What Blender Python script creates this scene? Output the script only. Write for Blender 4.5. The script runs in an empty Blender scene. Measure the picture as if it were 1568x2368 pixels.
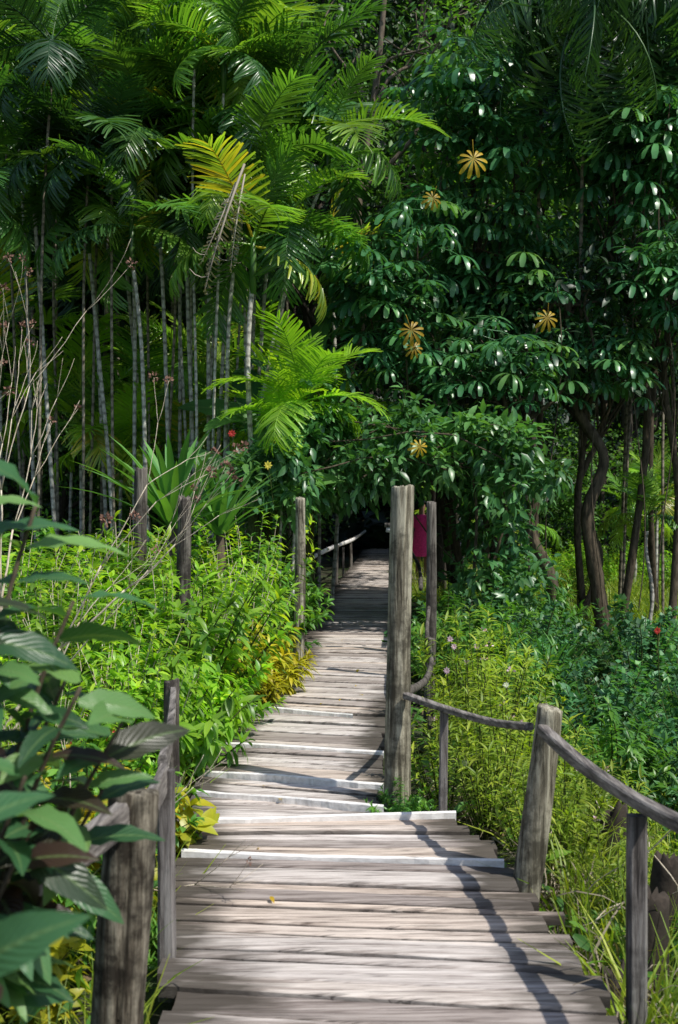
import bpy, math, random
import numpy as np
from mathutils import Vector, Matrix

rng = np.random.default_rng(11)
random.seed(5)
scene = bpy.context.scene
coll = scene.collection
R = math.radians

# ------------------------------------------------------------------ mesh builder
class MB:
    def __init__(s):
        s.V = []; s.Q = []; s.T = []; s.L = []; s.QM = []; s.TM = []; s.n = 0
    def add(s, V, Q=None, T=None, L=None, m=0):
        V = np.asarray(V, float).reshape(-1, 3)
        k = len(V)
        if L is None: L = np.full((k, 3), .5)
        s.V.append(V); s.L.append(np.asarray(L, float).reshape(-1, 3))
        if Q is not None and len(Q):
            Q = np.asarray(Q, int).reshape(-1, 4) + s.n
            s.Q.append(Q); s.QM.append(np.full(len(Q), m))
        if T is not None and len(T):
            T = np.asarray(T, int).reshape(-1, 3) + s.n
            s.T.append(T); s.TM.append(np.full(len(T), m))
        s.n += k
    def tpl(s):
        V = np.concatenate(s.V); L = np.concatenate(s.L)
        Q = np.concatenate(s.Q) if s.Q else np.zeros((0, 4), int)
        T = np.concatenate(s.T) if s.T else np.zeros((0, 3), int)
        return V, Q, T, L
    def mesh(s, name, mats, smooth=True):
        V, Q, T, L = s.tpl()
        me = bpy.data.meshes.new(name)
        me.vertices.add(len(V)); me.vertices.foreach_set('co', V.astype(np.float32).ravel())
        loops = np.concatenate([Q.ravel(), T.ravel()]).astype(np.int32)
        me.loops.add(len(loops)); me.loops.foreach_set('vertex_index', loops)
        npoly = len(Q) + len(T)
        me.polygons.add(npoly)
        st = np.concatenate([np.arange(len(Q)) * 4, len(Q) * 4 + np.arange(len(T)) * 3]).astype(np.int32)
        me.polygons.foreach_set('loop_start', st)
        mi = np.concatenate((s.QM + s.TM) if (s.QM or s.TM) else [np.zeros(0)]).astype(np.int32)
        me.polygons.foreach_set('material_index', mi)
        me.polygons.foreach_set('use_smooth', np.full(npoly, smooth))
        a = me.attributes.new('lv', 'FLOAT_VECTOR', 'POINT')
        a.data.foreach_set('vector', L.astype(np.float32).ravel())
        for m in mats: me.materials.append(m)
        me.update(calc_edges=True)
        return me

def nrm(a):
    return a / np.maximum(np.linalg.norm(a, axis=-1, keepdims=True), 1e-9)

def place(mb, tpl, pos, dirs, up, sc, rnd, m=0, sx=None):
    V, Q, T, L = tpl
    N = len(pos)
    if N == 0: return
    Y = nrm(np.asarray(dirs, float)); X = nrm(np.cross(Y, up)); Z = np.cross(X, Y)
    sc = np.broadcast_to(np.asarray(sc, float), (N,))
    sxx = sc if sx is None else np.broadcast_to(sx, (N,)) * sc
    W = (pos[:, None, :] + V[None, :, 0, None] * (X * sxx[:, None])[:, None, :]
         + V[None, :, 1, None] * (Y * sc[:, None])[:, None, :] + V[None, :, 2, None] * (Z * sc[:, None])[:, None, :])
    LL = np.repeat(L[None], N, 0).copy()
    LL[:, :, 2] = (np.asarray(rnd)[:, None] * .75 + L[None, :, 2] * .25)
    off = (np.arange(N) * len(V))[:, None, None]
    mb.add(W, (Q[None] + off).reshape(-1, 4), (T[None] + off).reshape(-1, 3), LL, m)

def blade(nseg, w, fold=.3, droop=.3, prof=None, wave=0.0):
    V = []; L = []; Q = []
    if prof is None: prof = lambda t: math.sin(math.pi * min(1, t * .94 + .06) ** .8)
    z = 0; y = 0
    for i in range(nseg + 1):
        t = i / nseg
        ww = w * max(prof(t), .02)
        ang = -droop * 2 * t
        if i:
            y += math.cos(ang) / nseg; z += math.sin(ang) / nseg
        wv = wave * math.sin(i * 2.4) * ww
        for s_ in (-1, 0, 1):
            V.append((s_ * ww, y, z + fold * ww * abs(s_) + (wv * s_)))
            L.append((s_, t, .5))
    for i in range(nseg):
        a = i * 3
        Q += [(a, a + 1, a + 4, a + 3), (a + 1, a + 2, a + 5, a + 4)]
    return np.array(V), np.array(Q), np.zeros((0, 3), int), np.array(L)

def diamond(w=.28, droop=.15):
    V = np.array([(0, 0, 0), (-w, .45, .06), (0, 1, -droop), (w, .45, .06)])
    L = np.array([(0, 0, .5), (-1, .45, .5), (0, 1, .5), (1, .45, .5)])
    return V, np.zeros((0, 4), int), np.array([(0, 2, 1), (0, 3, 2)]), L

def tube(mb, pts, rad, ns=8, m=0, rnd=.5, flat=1.0, cap=True, rough=0.0):
    pts = np.asarray(pts, float); n = len(pts)
    rad = np.broadcast_to(np.asarray(rad, float), (n,))
    tan = nrm(np.gradient(pts, axis=0))
    ref = np.array([1., 0, 0]) if abs(tan[0][0]) < .7 else np.array([0, 0, 1.])
    V = []; L = []
    for i in range(n):
        a = nrm(np.cross(tan[i], ref)); b = np.cross(a, tan[i]); 
        ref = b
        th = np.arange(ns) / ns * 2 * math.pi
        rr = rad[i] * (1 + rough * rng.normal(size=ns))
        V.append(pts[i] + a[None] * (np.cos(th) * rr)[:, None] + b[None] * (np.sin(th) * rr * flat)[:, None])
        L.append(np.stack([th / 6.283, np.full(ns, i / (n - 1)), np.full(ns, rnd)], 1))
    Q = []
    for i in range(n - 1):
        for j in range(ns):
            k = (j + 1) % ns
            Q.append((i * ns + j, i * ns + k, (i + 1) * ns + k, (i + 1) * ns + j))
    V = np.concatenate(V); L = np.concatenate(L); T = []
    if cap:
        c = len(V); V = np.concatenate([V, pts[-1:], pts[:1]]); L = np.concatenate([L, [(0, 1, rnd)], [(0, 0, rnd)]])
        for j in range(ns):
            k = (j + 1) % ns
            T.append(((n - 1) * ns + j, (n - 1) * ns + k, c)); T.append((k, j, c + 1))
    mb.add(V, Q, T, L, m)

def box(mb, c, s, m=0, rnd=.5, rot=None):
    x, y, z = [v / 2 for v in s]
    V = np.array([(-x, -y, -z), (x, -y, -z), (x, y, -z), (-x, y, -z), (-x, -y, z), (x, -y, z), (x, y, z), (-x, y, z)])
    if rot is not None: V = V @ np.array(rot).T
    V = V + np.array(c)
    Q = [(0, 3, 2, 1), (4, 5, 6, 7), (0, 1, 5, 4), (1, 2, 6, 5), (2, 3, 7, 6), (3, 0, 4, 7)]
    mb.add(V, Q, None, np.full((8, 3), rnd), m)

# ------------------------------------------------------------------ materials
def newmat(name):
    m = bpy.data.materials.new(name); m.use_nodes = True
    nt = m.node_tree; nt.nodes.clear()
    return m, nt, nt.nodes.new, nt.links.new

def ramp(nt, stops):
    r = nt.nodes.new('ShaderNodeValToRGB'); cr = r.color_ramp
    while len(cr.elements) > 1: cr.elements.remove(cr.elements[-1])
    cr.elements[0].position = stops[0][0]; cr.elements[0].color = (*stops[0][1], 1)
    for p, c in stops[1:]:
        e = cr.elements.new(p); e.color = (*c, 1)
    return r

def leaf_mat(name, stops, rough=.4, trans=.3, rib=.5, patch=.6, veins=0.0, ribcol=None, g=1.0):
    m, nt, N, Lk = newmat(name)
    stops = [(p, tuple(min(.8, v * g) for v in c)) for p, c in stops]
    at = N('ShaderNodeAttribute'); at.attribute_name = 'lv'
    sp = N('ShaderNodeSeparateXYZ'); Lk(at.outputs['Vector'], sp.inputs[0])
    r = ramp(nt, stops); Lk(sp.outputs[2], r.inputs[0])
    geo = N('ShaderNodeNewGeometry')
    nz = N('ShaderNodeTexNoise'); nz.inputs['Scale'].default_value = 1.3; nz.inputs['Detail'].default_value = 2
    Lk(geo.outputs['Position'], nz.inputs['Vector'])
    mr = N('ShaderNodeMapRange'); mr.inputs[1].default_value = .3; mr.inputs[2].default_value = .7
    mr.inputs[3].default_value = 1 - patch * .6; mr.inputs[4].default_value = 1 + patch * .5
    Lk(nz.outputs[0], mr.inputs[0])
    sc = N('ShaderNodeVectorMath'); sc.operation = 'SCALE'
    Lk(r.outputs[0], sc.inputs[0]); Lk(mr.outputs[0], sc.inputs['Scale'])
    ab = N('ShaderNodeMath'); ab.operation = 'ABSOLUTE'; Lk(sp.outputs[0], ab.inputs[0])
    rm = N('ShaderNodeMapRange'); rm.inputs[1].default_value = .0; rm.inputs[2].default_value = .16
    rm.inputs[3].default_value = rib; rm.inputs[4].default_value = 0
    Lk(ab.outputs[0], rm.inputs[0])
    mx = N('ShaderNodeMix'); mx.data_type = 'RGBA'
    Lk(rm.outputs[0], mx.inputs[0]); Lk(sc.outputs[0], mx.inputs[6])
    mx.inputs[7].default_value = (*(ribcol or (.22, .30, .10)), 1)
    pb = N('ShaderNodeBsdfPrincipled'); pb.inputs['Roughness'].default_value = rough
    pb.inputs['Specular IOR Level'].default_value = .5
    Lk(mx.outputs[2], pb.inputs['Base Color'])
    if veins > 0:
        a1 = N('ShaderNodeMath'); a1.operation = 'MULTIPLY_ADD'; a1.inputs[1].default_value = -.35
        Lk(ab.outputs[0], a1.inputs[0]); Lk(sp.outputs[1], a1.inputs[2])
        a2 = N('ShaderNodeMath'); a2.operation = 'MULTIPLY'; a2.inputs[1].default_value = veins; Lk(a1.outputs[0], a2.inputs[0])
        a3 = N('ShaderNodeMath'); a3.operation = 'SINE'; Lk(a2.outputs[0], a3.inputs[0])
        bp = N('ShaderNodeBump'); bp.inputs['Strength'].default_value = .25; bp.inputs['Distance'].default_value = .006
        Lk(a3.outputs[0], bp.inputs['Height']); Lk(bp.outputs[0], pb.inputs['Normal'])
    tr = N('ShaderNodeBsdfTranslucent')
    tc = N('ShaderNodeVectorMath'); tc.operation = 'MULTIPLY'; tc.inputs[1].default_value = (1.85, 1.95, .6)
    Lk(mx.outputs[2], tc.inputs[0]); Lk(tc.outputs[0], tr.inputs['Color'])
    ms = N('ShaderNodeMixShader'); ms.inputs[0].default_value = trans
    Lk(pb.outputs[0], ms.inputs[1]); Lk(tr.outputs[0], ms.inputs[2])
    out = N('ShaderNodeOutputMaterial'); Lk(ms.outputs[0], out.inputs[0])
    return m

def bark_mat(name, c1, c2, scale=(8, 8, 2), rings=0, rough=.9, bump=.4, c3=None):
    m, nt, N, Lk = newmat(name)
    tc = N('ShaderNodeTexCoord'); mp = N('ShaderNodeMapping'); mp.inputs['Scale'].default_value = scale
    Lk(tc.outputs['Object'], mp.inputs[0])
    nz = N('ShaderNodeTexNoise'); nz.inputs['Scale'].default_value = 3; nz.inputs['Detail'].default_value = 6; nz.inputs['Roughness'].default_value = .65
    Lk(mp.outputs[0], nz.inputs['Vector'])
    st = [(.32, c1), (.62, c2)]
    if c3: st.append((.78, c3))
    r = ramp(nt, st); Lk(nz.outputs[0], r.inputs[0])
    col = r.outputs[0]
    if rings:
        wv = N('ShaderNodeTexWave'); wv.bands_direction = 'Z'; wv.inputs['Scale'].default_value = rings
        wv.inputs['Distortion'].default_value = 1.5; wv.inputs['Detail'].default_value = 2
        Lk(tc.outputs['Object'], wv.inputs['Vector'])
        r2 = ramp(nt, [(0, (.35, .35, .35)), (.3, (1, 1, 1))]); Lk(wv.outputs['Fac'], r2.inputs[0])
        mm = N('ShaderNodeMix'); mm.data_type = 'RGBA'; mm.blend_type = 'MULTIPLY'; mm.inputs[0].default_value = .8
        Lk(col, mm.inputs[6]); Lk(r2.outputs[0], mm.inputs[7]); col = mm.outputs[2]
    pb = N('ShaderNodeBsdfPrincipled'); pb.inputs['Roughness'].default_value = rough
    pb.inputs['Specular IOR Level'].default_value = .2
    Lk(col, pb.inputs['Base Color'])
    bp = N('ShaderNodeBump'); bp.inputs['Strength'].default_value = bump; bp.inputs['Distance'].default_value = .02
    Lk(nz.outputs[0], bp.inputs['Height']); Lk(bp.outputs[0], pb.inputs['Normal'])
    out = N('ShaderNodeOutputMaterial'); Lk(pb.outputs[0], out.inputs[0])
    return m

def plain_mat(name, c, rough=.8):
    m, nt, N, Lk = newmat(name)
    tc = N('ShaderNodeTexCoord')
    nz = N('ShaderNodeTexNoise'); nz.inputs['Scale'].default_value = 30; Lk(tc.outputs['Object'], nz.inputs['Vector'])
    r = ramp(nt, [(.3, tuple(v * .7 for v in c)), (.7, c)]); Lk(nz.outputs[0], r.inputs[0])
    pb = N('ShaderNodeBsdfPrincipled'); pb.inputs['Roughness'].default_value = rough
    Lk(r.outputs[0], pb.inputs['Base Color'])
    out = N('ShaderNodeOutputMaterial'); Lk(pb.outputs[0], out.inputs[0])
    return m

def deck_mat():
    m, nt, N, Lk = newmat('weathered_planks')
    at = N('ShaderNodeAttribute'); at.attribute_name = 'lv'
    sp = N('ShaderNodeSeparateXYZ'); Lk(at.outputs['Vector'], sp.inputs[0])
    tc = N('ShaderNodeTexCoord')
    mul = N('ShaderNodeMath'); mul.operation = 'MULTIPLY'; mul.inputs[1].default_value = 37; Lk(sp.outputs[2], mul.inputs[0])
    cb = N('ShaderNodeCombineXYZ'); Lk(mul.outputs[0], cb.inputs[0]); Lk(mul.outputs[0], cb.inputs[2])
    ad = N('ShaderNodeVectorMath'); ad.operation = 'ADD'; Lk(tc.outputs['Object'], ad.inputs[0]); Lk(cb.outputs[0], ad.inputs[1])
    mp = N('ShaderNodeMapping'); mp.inputs['Scale'].default_value = (1.6, 30, 10); Lk(ad.outputs[0], mp.inputs[0])
    nz = N('ShaderNodeTexNoise'); nz.inputs['Scale'].default_value = 1.5; nz.inputs['Detail'].default_value = 8; nz.inputs['Roughness'].default_value = .68; nz.inputs['Distortion'].default_value = .5
    Lk(mp.outputs[0], nz.inputs['Vector'])
    r = ramp(nt, [(.31, (.12, .098, .088)), (.41, (.37, .33, .31)), (.52, (.61, .565, .54)), (.70, (.79, .75, .72))]); Lk(nz.outputs[0], r.inputs[0])
    r2 = ramp(nt, [(0, (.45, .41, .39)), (.15, (.75, .71, .68)), (.45, (1, .98, .95)), (.7, (.90, .80, .70)), (.85, (1.0, .98, .96)), (1, (.68, .64, .61))]); Lk(sp.outputs[2], r2.inputs[0])
    m1 = N('ShaderNodeMix'); m1.data_type = 'RGBA'; m1.blend_type = 'MULTIPLY'; m1.inputs[0].default_value = 1
    Lk(r.outputs[0], m1.inputs[6]); Lk(r2.outputs[0], m1.inputs[7])
    mpc = N('ShaderNodeMapping'); mpc.inputs['Scale'].default_value = (.9, 38, 6); Lk(ad.outputs[0], mpc.inputs[0])
    nc = N('ShaderNodeTexNoise'); nc.inputs['Scale'].default_value = 1.0; nc.inputs['Detail'].default_value = 4; nc.inputs['Distortion'].default_value = .25; Lk(mpc.outputs[0], nc.inputs['Vector'])
    c1 = N('ShaderNodeMath'); c1.operation = 'SUBTRACT'; c1.inputs[1].default_value = .5; Lk(nc.outputs[0], c1.inputs[0])
    c2 = N('ShaderNodeMath'); c2.operation = 'ABSOLUTE'; Lk(c1.outputs[0], c2.inputs[0])
    n2 = N('ShaderNodeTexNoise'); n2.inputs['Scale'].default_value = 1.8; n2.inputs['Detail'].default_value = 4; Lk(tc.outputs['Object'], n2.inputs['Vector'])
    cm = N('ShaderNodeMapRange'); cm.inputs[1].default_value = .0; cm.inputs[2].default_value = .022; cm.inputs[3].default_value = .85; cm.inputs[4].default_value = 0; Lk(c2.outputs[0], cm.inputs[0])
    mk = N('ShaderNodeMapRange'); mk.inputs[1].default_value = .40; mk.inputs[2].default_value = .55; Lk(n2.outputs[0], mk.inputs[0])
    cx = N('ShaderNodeMath'); cx.operation = 'MULTIPLY'; Lk(cm.outputs[0], cx.inputs[0]); Lk(mk.outputs[0], cx.inputs[1])
    mc = N('ShaderNodeMix'); mc.data_type = 'RGBA'; Lk(cx.outputs[0], mc.inputs[0]); Lk(m1.outputs[2], mc.inputs[6]); mc.inputs[7].default_value = (.05, .042, .038, 1)
    ab = N('ShaderNodeMath'); ab.operation = 'ABSOLUTE'; Lk(sp.outputs[0], ab.inputs[0])
    a2 = N('ShaderNodeMath'); a2.operation = 'MULTIPLY_ADD'; a2.inputs[1].default_value = .9; a2.inputs[2].default_value = -.3; Lk(n2.outputs[0], a2.inputs[0])
    a3 = N('ShaderNodeMath'); a3.operation = 'ADD'; Lk(ab.outputs[0], a3.inputs[0]); Lk(a2.outputs[0], a3.inputs[1])
    n3 = N('ShaderNodeTexNoise'); n3.inputs['Scale'].default_value = 3.0; n3.inputs['Detail'].default_value = 5
    mp3 = N('ShaderNodeMapping'); mp3.inputs['Scale'].default_value = (1, 7, 1); Lk(ad.outputs[0], mp3.inputs[0]); Lk(mp3.outputs[0], n3.inputs['Vector'])
    a4 = N('ShaderNodeMath'); a4.operation = 'MULTIPLY_ADD'; a4.inputs[1].default_value = .8; Lk(n3.outputs[0], a4.inputs[0]); Lk(a3.outputs[0], a4.inputs[2])
    er = N('ShaderNodeMapRange'); er.inputs[1].default_value = 1.08; er.inputs[2].default_value = 1.42; er.inputs[3].default_value = 0; er.inputs[4].default_value = .92; Lk(a4.outputs[0], er.inputs[0])
    m2 = N('ShaderNodeMix'); m2.data_type = 'RGBA'; Lk(er.outputs[0], m2.inputs[0]); Lk(mc.outputs[2], m2.inputs[6]); m2.inputs[7].default_value = (.055, .046, .036, 1)
    eb = N('ShaderNodeMath'); eb.operation = 'SUBTRACT'; eb.inputs[1].default_value = .5; Lk(sp.outputs[1], eb.inputs[0])
    eb2 = N('ShaderNodeMath'); eb2.operation = 'ABSOLUTE'; Lk(eb.outputs[0], eb2.inputs[0])
    eb3 = N('ShaderNodeMapRange'); eb3.inputs[1].default_value = .22; eb3.inputs[2].default_value = .5; eb3.inputs[3].default_value = 0; eb3.inputs[4].default_value = .88; Lk(eb2.outputs[0], eb3.inputs[0])
    m3 = N('ShaderNodeMix'); m3.data_type = 'RGBA'; Lk(eb3.outputs[0], m3.inputs[0]); Lk(m2.outputs[2], m3.inputs[6]); m3.inputs[7].default_value = (.045, .038, .032, 1)
    pb = N('ShaderNodeBsdfPrincipled'); pb.inputs['Roughness'].default_value = .75; pb.inputs['Specular IOR Level'].default_value = .25
    Lk(m3.outputs[2], pb.inputs['Base Color'])
    bp = N('ShaderNodeBump'); bp.inputs['Strength'].default_value = .7; bp.inputs['Distance'].default_value = .008
    Lk(nz.outputs[0], bp.inputs['Height']); Lk(bp.outputs[0], pb.inputs['Normal'])
    out = N('ShaderNodeOutputMaterial'); Lk(pb.outputs[0], out.inputs[0])
    return m

def post_mat(name, dark, mid, light, stain=.75):
    m, nt, N, Lk = newmat(name)
    tc = N('ShaderNodeTexCoord'); mp = N('ShaderNodeMapping'); mp.inputs['Scale'].default_value = (22, 22, 1.3)
    Lk(tc.outputs['Object'], mp.inputs[0])
    nz = N('ShaderNodeTexNoise'); nz.inputs['Scale'].default_value = 1.6; nz.inputs['Detail'].default_value = 9; nz.inputs['Roughness'].default_value = .7; nz.inputs['Distortion'].default_value = .3
    Lk(mp.outputs[0], nz.inputs['Vector'])
    r = ramp(nt, [(.36, dark), (.45, mid), (.60, light)]); Lk(nz.outputs[0], r.inputs[0])
    n2 = N('ShaderNodeTexNoise'); n2.inputs['Scale'].default_value = 3.2; n2.inputs['Detail'].default_value = 8; n2.inputs['Roughness'].default_value = .7; Lk(tc.outputs['Object'], n2.inputs['Vector'])
    mr = N('ShaderNodeMapRange'); mr.inputs[1].default_value = .47; mr.inputs[2].default_value = .58; mr.inputs[3].default_value = 0; mr.inputs[4].default_value = stain; Lk(n2.outputs[0], mr.inputs[0])
    m2 = N('ShaderNodeMix'); m2.data_type = 'RGBA'; Lk(mr.outputs[0], m2.inputs[0]); Lk(r.outputs[0], m2.inputs[6]); m2.inputs[7].default_value = (*dark, 1)
    pb = N('ShaderNodeBsdfPrincipled'); pb.inputs['Roughness'].default_value = .85; pb.inputs['Specular IOR Level'].default_value = .2
    Lk(m2.outputs[2], pb.inputs['Base Color'])
    bp = N('ShaderNodeBump'); bp.inputs['Strength'].default_value = .9; bp.inputs['Distance'].default_value = .012
    Lk(nz.outputs[0], bp.inputs['Height']); Lk(bp.outputs[0], pb.inputs['Normal'])
    out = N('ShaderNodeOutputMaterial'); Lk(pb.outputs[0], out.inputs[0])
    return m

M_deck = deck_mat()
M_pale = bark_mat('sun_toned_board_edge', (.60, .57, .54), (.82, .80, .78), (3, 30, 8), rough=.7, bump=.2)  # pale tone paints the sun caught along the step lips
M_under = bark_mat('dark_stringer', (.02, .016, .013), (.06, .048, .038), (3, 3, 3))
M_post = post_mat('weathered_post_wood', (.03, .026, .018), (.17, .152, .11), (.46, .43, .33))
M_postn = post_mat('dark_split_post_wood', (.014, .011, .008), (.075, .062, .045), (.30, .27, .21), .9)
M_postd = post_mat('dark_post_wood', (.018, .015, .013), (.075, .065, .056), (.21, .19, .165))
M_rail = post_mat('grey_rail_wood', (.035, .03, .028), (.13, .115, .108), (.28, .262, .25), .6)
M_palmbark = bark_mat('palm_trunk_bark', (.26, .24, .20), (.60, .58, .52), (10, 10, 5), rings=2.2, c3=(.76, .74, .69))
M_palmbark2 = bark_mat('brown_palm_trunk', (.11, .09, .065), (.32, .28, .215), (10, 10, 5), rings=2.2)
M_bark = bark_mat('dark_bark', (.02, .017, .013), (.07, .058, .045))
M_bark2 = bark_mat('brown_bark', (.03, .024, .016), (.12, .095, .065))
M_bare = bark_mat('pale_bare_twigs', (.38, .30, .21), (.72, .64, .51), (14, 14, 6))
M_seed = bark_mat('dried_flower_heads', (.10, .05, .035), (.28, .16, .12), (30, 30, 30))
M_stem = bark_mat('green_stems', (.03, .045, .012), (.09, .11, .03), (20, 20, 6))

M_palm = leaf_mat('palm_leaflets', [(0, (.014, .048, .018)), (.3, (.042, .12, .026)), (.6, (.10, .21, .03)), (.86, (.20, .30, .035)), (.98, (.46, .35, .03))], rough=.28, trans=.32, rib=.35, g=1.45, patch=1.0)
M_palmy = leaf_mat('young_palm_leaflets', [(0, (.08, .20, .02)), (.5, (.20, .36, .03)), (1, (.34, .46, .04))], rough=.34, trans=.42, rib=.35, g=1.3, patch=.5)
M_palmd = leaf_mat('shaded_palm_leaflets', [(0, (.009, .032, .014)), (.5, (.024, .075, .022)), (1, (.07, .145, .025))], rough=.36, trans=.24, rib=.2, g=1.25)  # darker copy of the palm leaflets, with shade put into the colour
M_dead = leaf_mat('dead_frond', [(0, (.24, .19, .15)), (1, (.60, .52, .44))], rough=.8, trans=.1, rib=.2)
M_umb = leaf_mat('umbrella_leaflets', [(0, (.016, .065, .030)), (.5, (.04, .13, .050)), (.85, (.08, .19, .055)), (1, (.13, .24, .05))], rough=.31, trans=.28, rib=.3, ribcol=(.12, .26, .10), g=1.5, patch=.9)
M_yel = leaf_mat('yellowed_leaflets', [(0, (.42, .26, .02)), (1, (.62, .44, .03))], rough=.5, trans=.3, rib=.2)
M_jung = leaf_mat('shade_toned_jungle_leaves', [(0, (.006, .022, .010)), (.5, (.018, .056, .018)), (.85, (.045, .11, .022)), (1, (.09, .17, .028))], rough=.45, trans=.25, rib=.1, patch=1.2)  # deep forest shade is put into this dark leaf colour
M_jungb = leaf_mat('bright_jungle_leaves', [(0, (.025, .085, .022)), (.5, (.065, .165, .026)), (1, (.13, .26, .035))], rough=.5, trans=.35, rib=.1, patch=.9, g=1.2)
M_vine = leaf_mat('vine_leaves', [(0, (.02, .08, .034)), (.5, (.06, .165, .055)), (1, (.13, .27, .07))], rough=.35, trans=.28, rib=.3, g=1.2)
M_bright = leaf_mat('bright_shrub_leaves', [(0, (.03, .10, .018)), (.35, (.10, .24, .024)), (.68, (.23, .39, .03)), (.88, (.40, .48, .03)), (1, (.66, .50, .035))], rough=.38, trans=.40, rib=.35, g=1.2, patch=.9)
M_mid = leaf_mat('green_shrub_leaves', [(0, (.025, .085, .022)), (.5, (.075, .20, .03)), (1, (.18, .33, .035))], rough=.4, trans=.33, rib=.3, g=1.2)
M_blue = leaf_mat('bluish_shrub_leaves', [(0, (.014, .06, .032)), (.5, (.05, .145, .058)), (1, (.13, .26, .07))], rough=.45, trans=.3, rib=.2, patch=1.0, g=1.5)
M_croton = leaf_mat('yellow_croton_leaves', [(0, (.14, .20, .02)), (.5, (.34, .34, .02)), (1, (.56, .40, .025))], rough=.4, trans=.3, rib=.4, ribcol=(.4, .3, .03))
M_purple = leaf_mat('dark_glossy_leaves', [(0, (.028, .014, .013)), (.20, (.04, .024, .018)), (.28, (.025, .075, .030)), (.65, (.055, .15, .055)), (.88, (.14, .26, .07)), (.93, (.16, .28, .07)), (.945, (.60, .52, .03))], rough=.38, trans=.24, rib=.5, ribcol=(.16, .25, .09), veins=60, g=1.1)
M_banana = leaf_mat('banana_leaves', [(0, (.04, .14, .04)), (1, (.11, .26, .05))], rough=.45, trans=.3, rib=.35, veins=160, g=1.1)
M_strap = leaf_mat('strap_leaves', [(0, (.04, .14, .04)), (1, (.13, .28, .06))], rough=.35, trans=.25, rib=.2, g=1.2)
M_grass = leaf_mat('grass_blades', [(0, (.08, .16, .02)), (.5, (.22, .32, .03)), (.85, (.38, .43, .05)), (1, (.50, .44, .14))], rough=.5, trans=.38, rib=0, g=1.1)
M_dry = leaf_mat('dry_grass', [(0, (.13, .10, .07)), (1, (.40, .34, .25))], rough=.8, trans=.2, rib=0)
M_litter = leaf_mat('leaf_litter', [(0, (.05, .035, .022)), (.5, (.12, .08, .05)), (1, (.26, .18, .09))], rough=.8, trans=.1, rib=.1)
M_pink = leaf_mat('pink_petals', [(0, (.55, .32, .5)), (1, (.78, .6, .72))], rough=.6, trans=.3, rib=0)
M_white = leaf_mat('white_petals', [(0, (.7, .7, .6)), (1, (.8, .8, .75))], rough=.6, trans=.3, rib=0)
M_red = leaf_mat('red_petals', [(0, (.5, .02, .015)), (1, (.7, .05, .03))], rough=.6, trans=.2, rib=0)
M_yflower = leaf_mat('yellow_petals', [(0, (.65, .5, .04)), (1, (.8, .7, .1))], rough=.6, trans=.2, rib=0)

# ------------------------------------------------------------------ object helpers
def link(o):
    coll.objects.link(o); return o
def obj(name, me, loc=(0, 0, 0), rotz=0.0, sc=1.0, parent=None, label=None, cat=None, group=None, kind=None, rot=None):
    o = bpy.data.objects.new(name, me); link(o)
    o.location = loc
    o.rotation_euler = rot if rot is not None else (0, 0, rotz)
    o.scale = (sc, sc, sc) if not hasattr(sc, '__len__') else sc
    if parent is not None: o.parent = parent
    if label: o['label'] = label
    if cat: o['category'] = cat
    if group: o['group'] = group
    if kind: o['kind'] = kind
    return o

def sstep(a, b, v):
    t = np.clip((v - a) / (b - a), 0, 1); return t * t * (3 - 2 * t)

def gh(x, y):
    x = np.asarray(x, float); y = np.asarray(y, float)
    h = -.22 + 0 * x
    h = h - .55 * sstep(.8, 2.2, x) * (1 - sstep(11, 20, y)) 
    h = h - .15 * (1 - sstep(-1.6, -.9, x)) * (1 - sstep(6, 10, y))
    h = h + .06 * np.sin(x * 1.7 + 1.3 * y) * np.sin(y * 1.1) 
    hill = np.clip(y - 44, 0, 75) * .75
    side = np.clip(np.abs(x) - 26, 0, 60) * .5
    return h + np.maximum(hill, side) + sstep(44, 60, y) * 1.2 * np.sin(x * .31) * np.cos(y * .23)

def make_ground():
    xs = np.unique(np.concatenate([np.linspace(-160, -12, 50), np.linspace(-12, 12, 121), np.linspace(12, 160, 50)]))
    ys = np.unique(np.concatenate([np.linspace(-60, -1, 14), np.linspace(-1, 30, 125), np.linspace(30, 220, 80)]))
    X, Y = np.meshgrid(xs, ys)
    Z = gh(X, Y) + .02 * rng.normal(size=X.shape) * (np.abs(X) < 12)
    V = np.stack([X, Y, Z], -1).reshape(-1, 3)
    nx = len(xs); ny = len(ys)
    i, j = np.meshgrid(np.arange(nx - 1), np.arange(ny - 1))
    a = (j * nx + i).ravel()
    Q = np.stack([a, a + 1, a + nx + 1, a + nx], 1)
    mb = MB(); mb.add(V, Q)
    m, nt, N, Lk = newmat('forest_soil')
    tc = N('ShaderNodeTexCoord')
    nz = N('ShaderNodeTexNoise'); nz.inputs['Scale'].default_value = 1.2; nz.inputs['Detail'].default_value = 8; Lk(tc.outputs['Object'], nz.inputs['Vector'])
    r = ramp(nt, [(.3, (.022, .016, .010)), (.5, (.035, .04, .014)), (.65, (.045, .085, .018)), (.8, (.08, .06, .04))]); Lk(nz.outputs[0], r.inputs[0])
    n2 = N('ShaderNodeTexNoise'); n2.inputs['Scale'].default_value = 25; n2.inputs['Detail'].default_value = 6; Lk(tc.outputs['Object'], n2.inputs['Vector'])
    bp = N('ShaderNodeBump'); bp.inputs['Strength'].default_value = 1; bp.inputs['Distance'].default_value = .05; Lk(n2.outputs[0], bp.inputs['Height'])
    pb = N('ShaderNodeBsdfPrincipled'); pb.inputs['Roughness'].default_value = .95
    Lk(r.outputs[0], pb.inputs['Base Color']); Lk(bp.outputs[0], pb.inputs['Normal'])
    out = N('ShaderNodeOutputMaterial'); Lk(pb.outputs[0], out.inputs[0])
    obj('ground', mb.mesh('ground', [m]), kind='structure', label='dark forest soil with scattered green growth', cat='ground')
make_ground()

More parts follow.
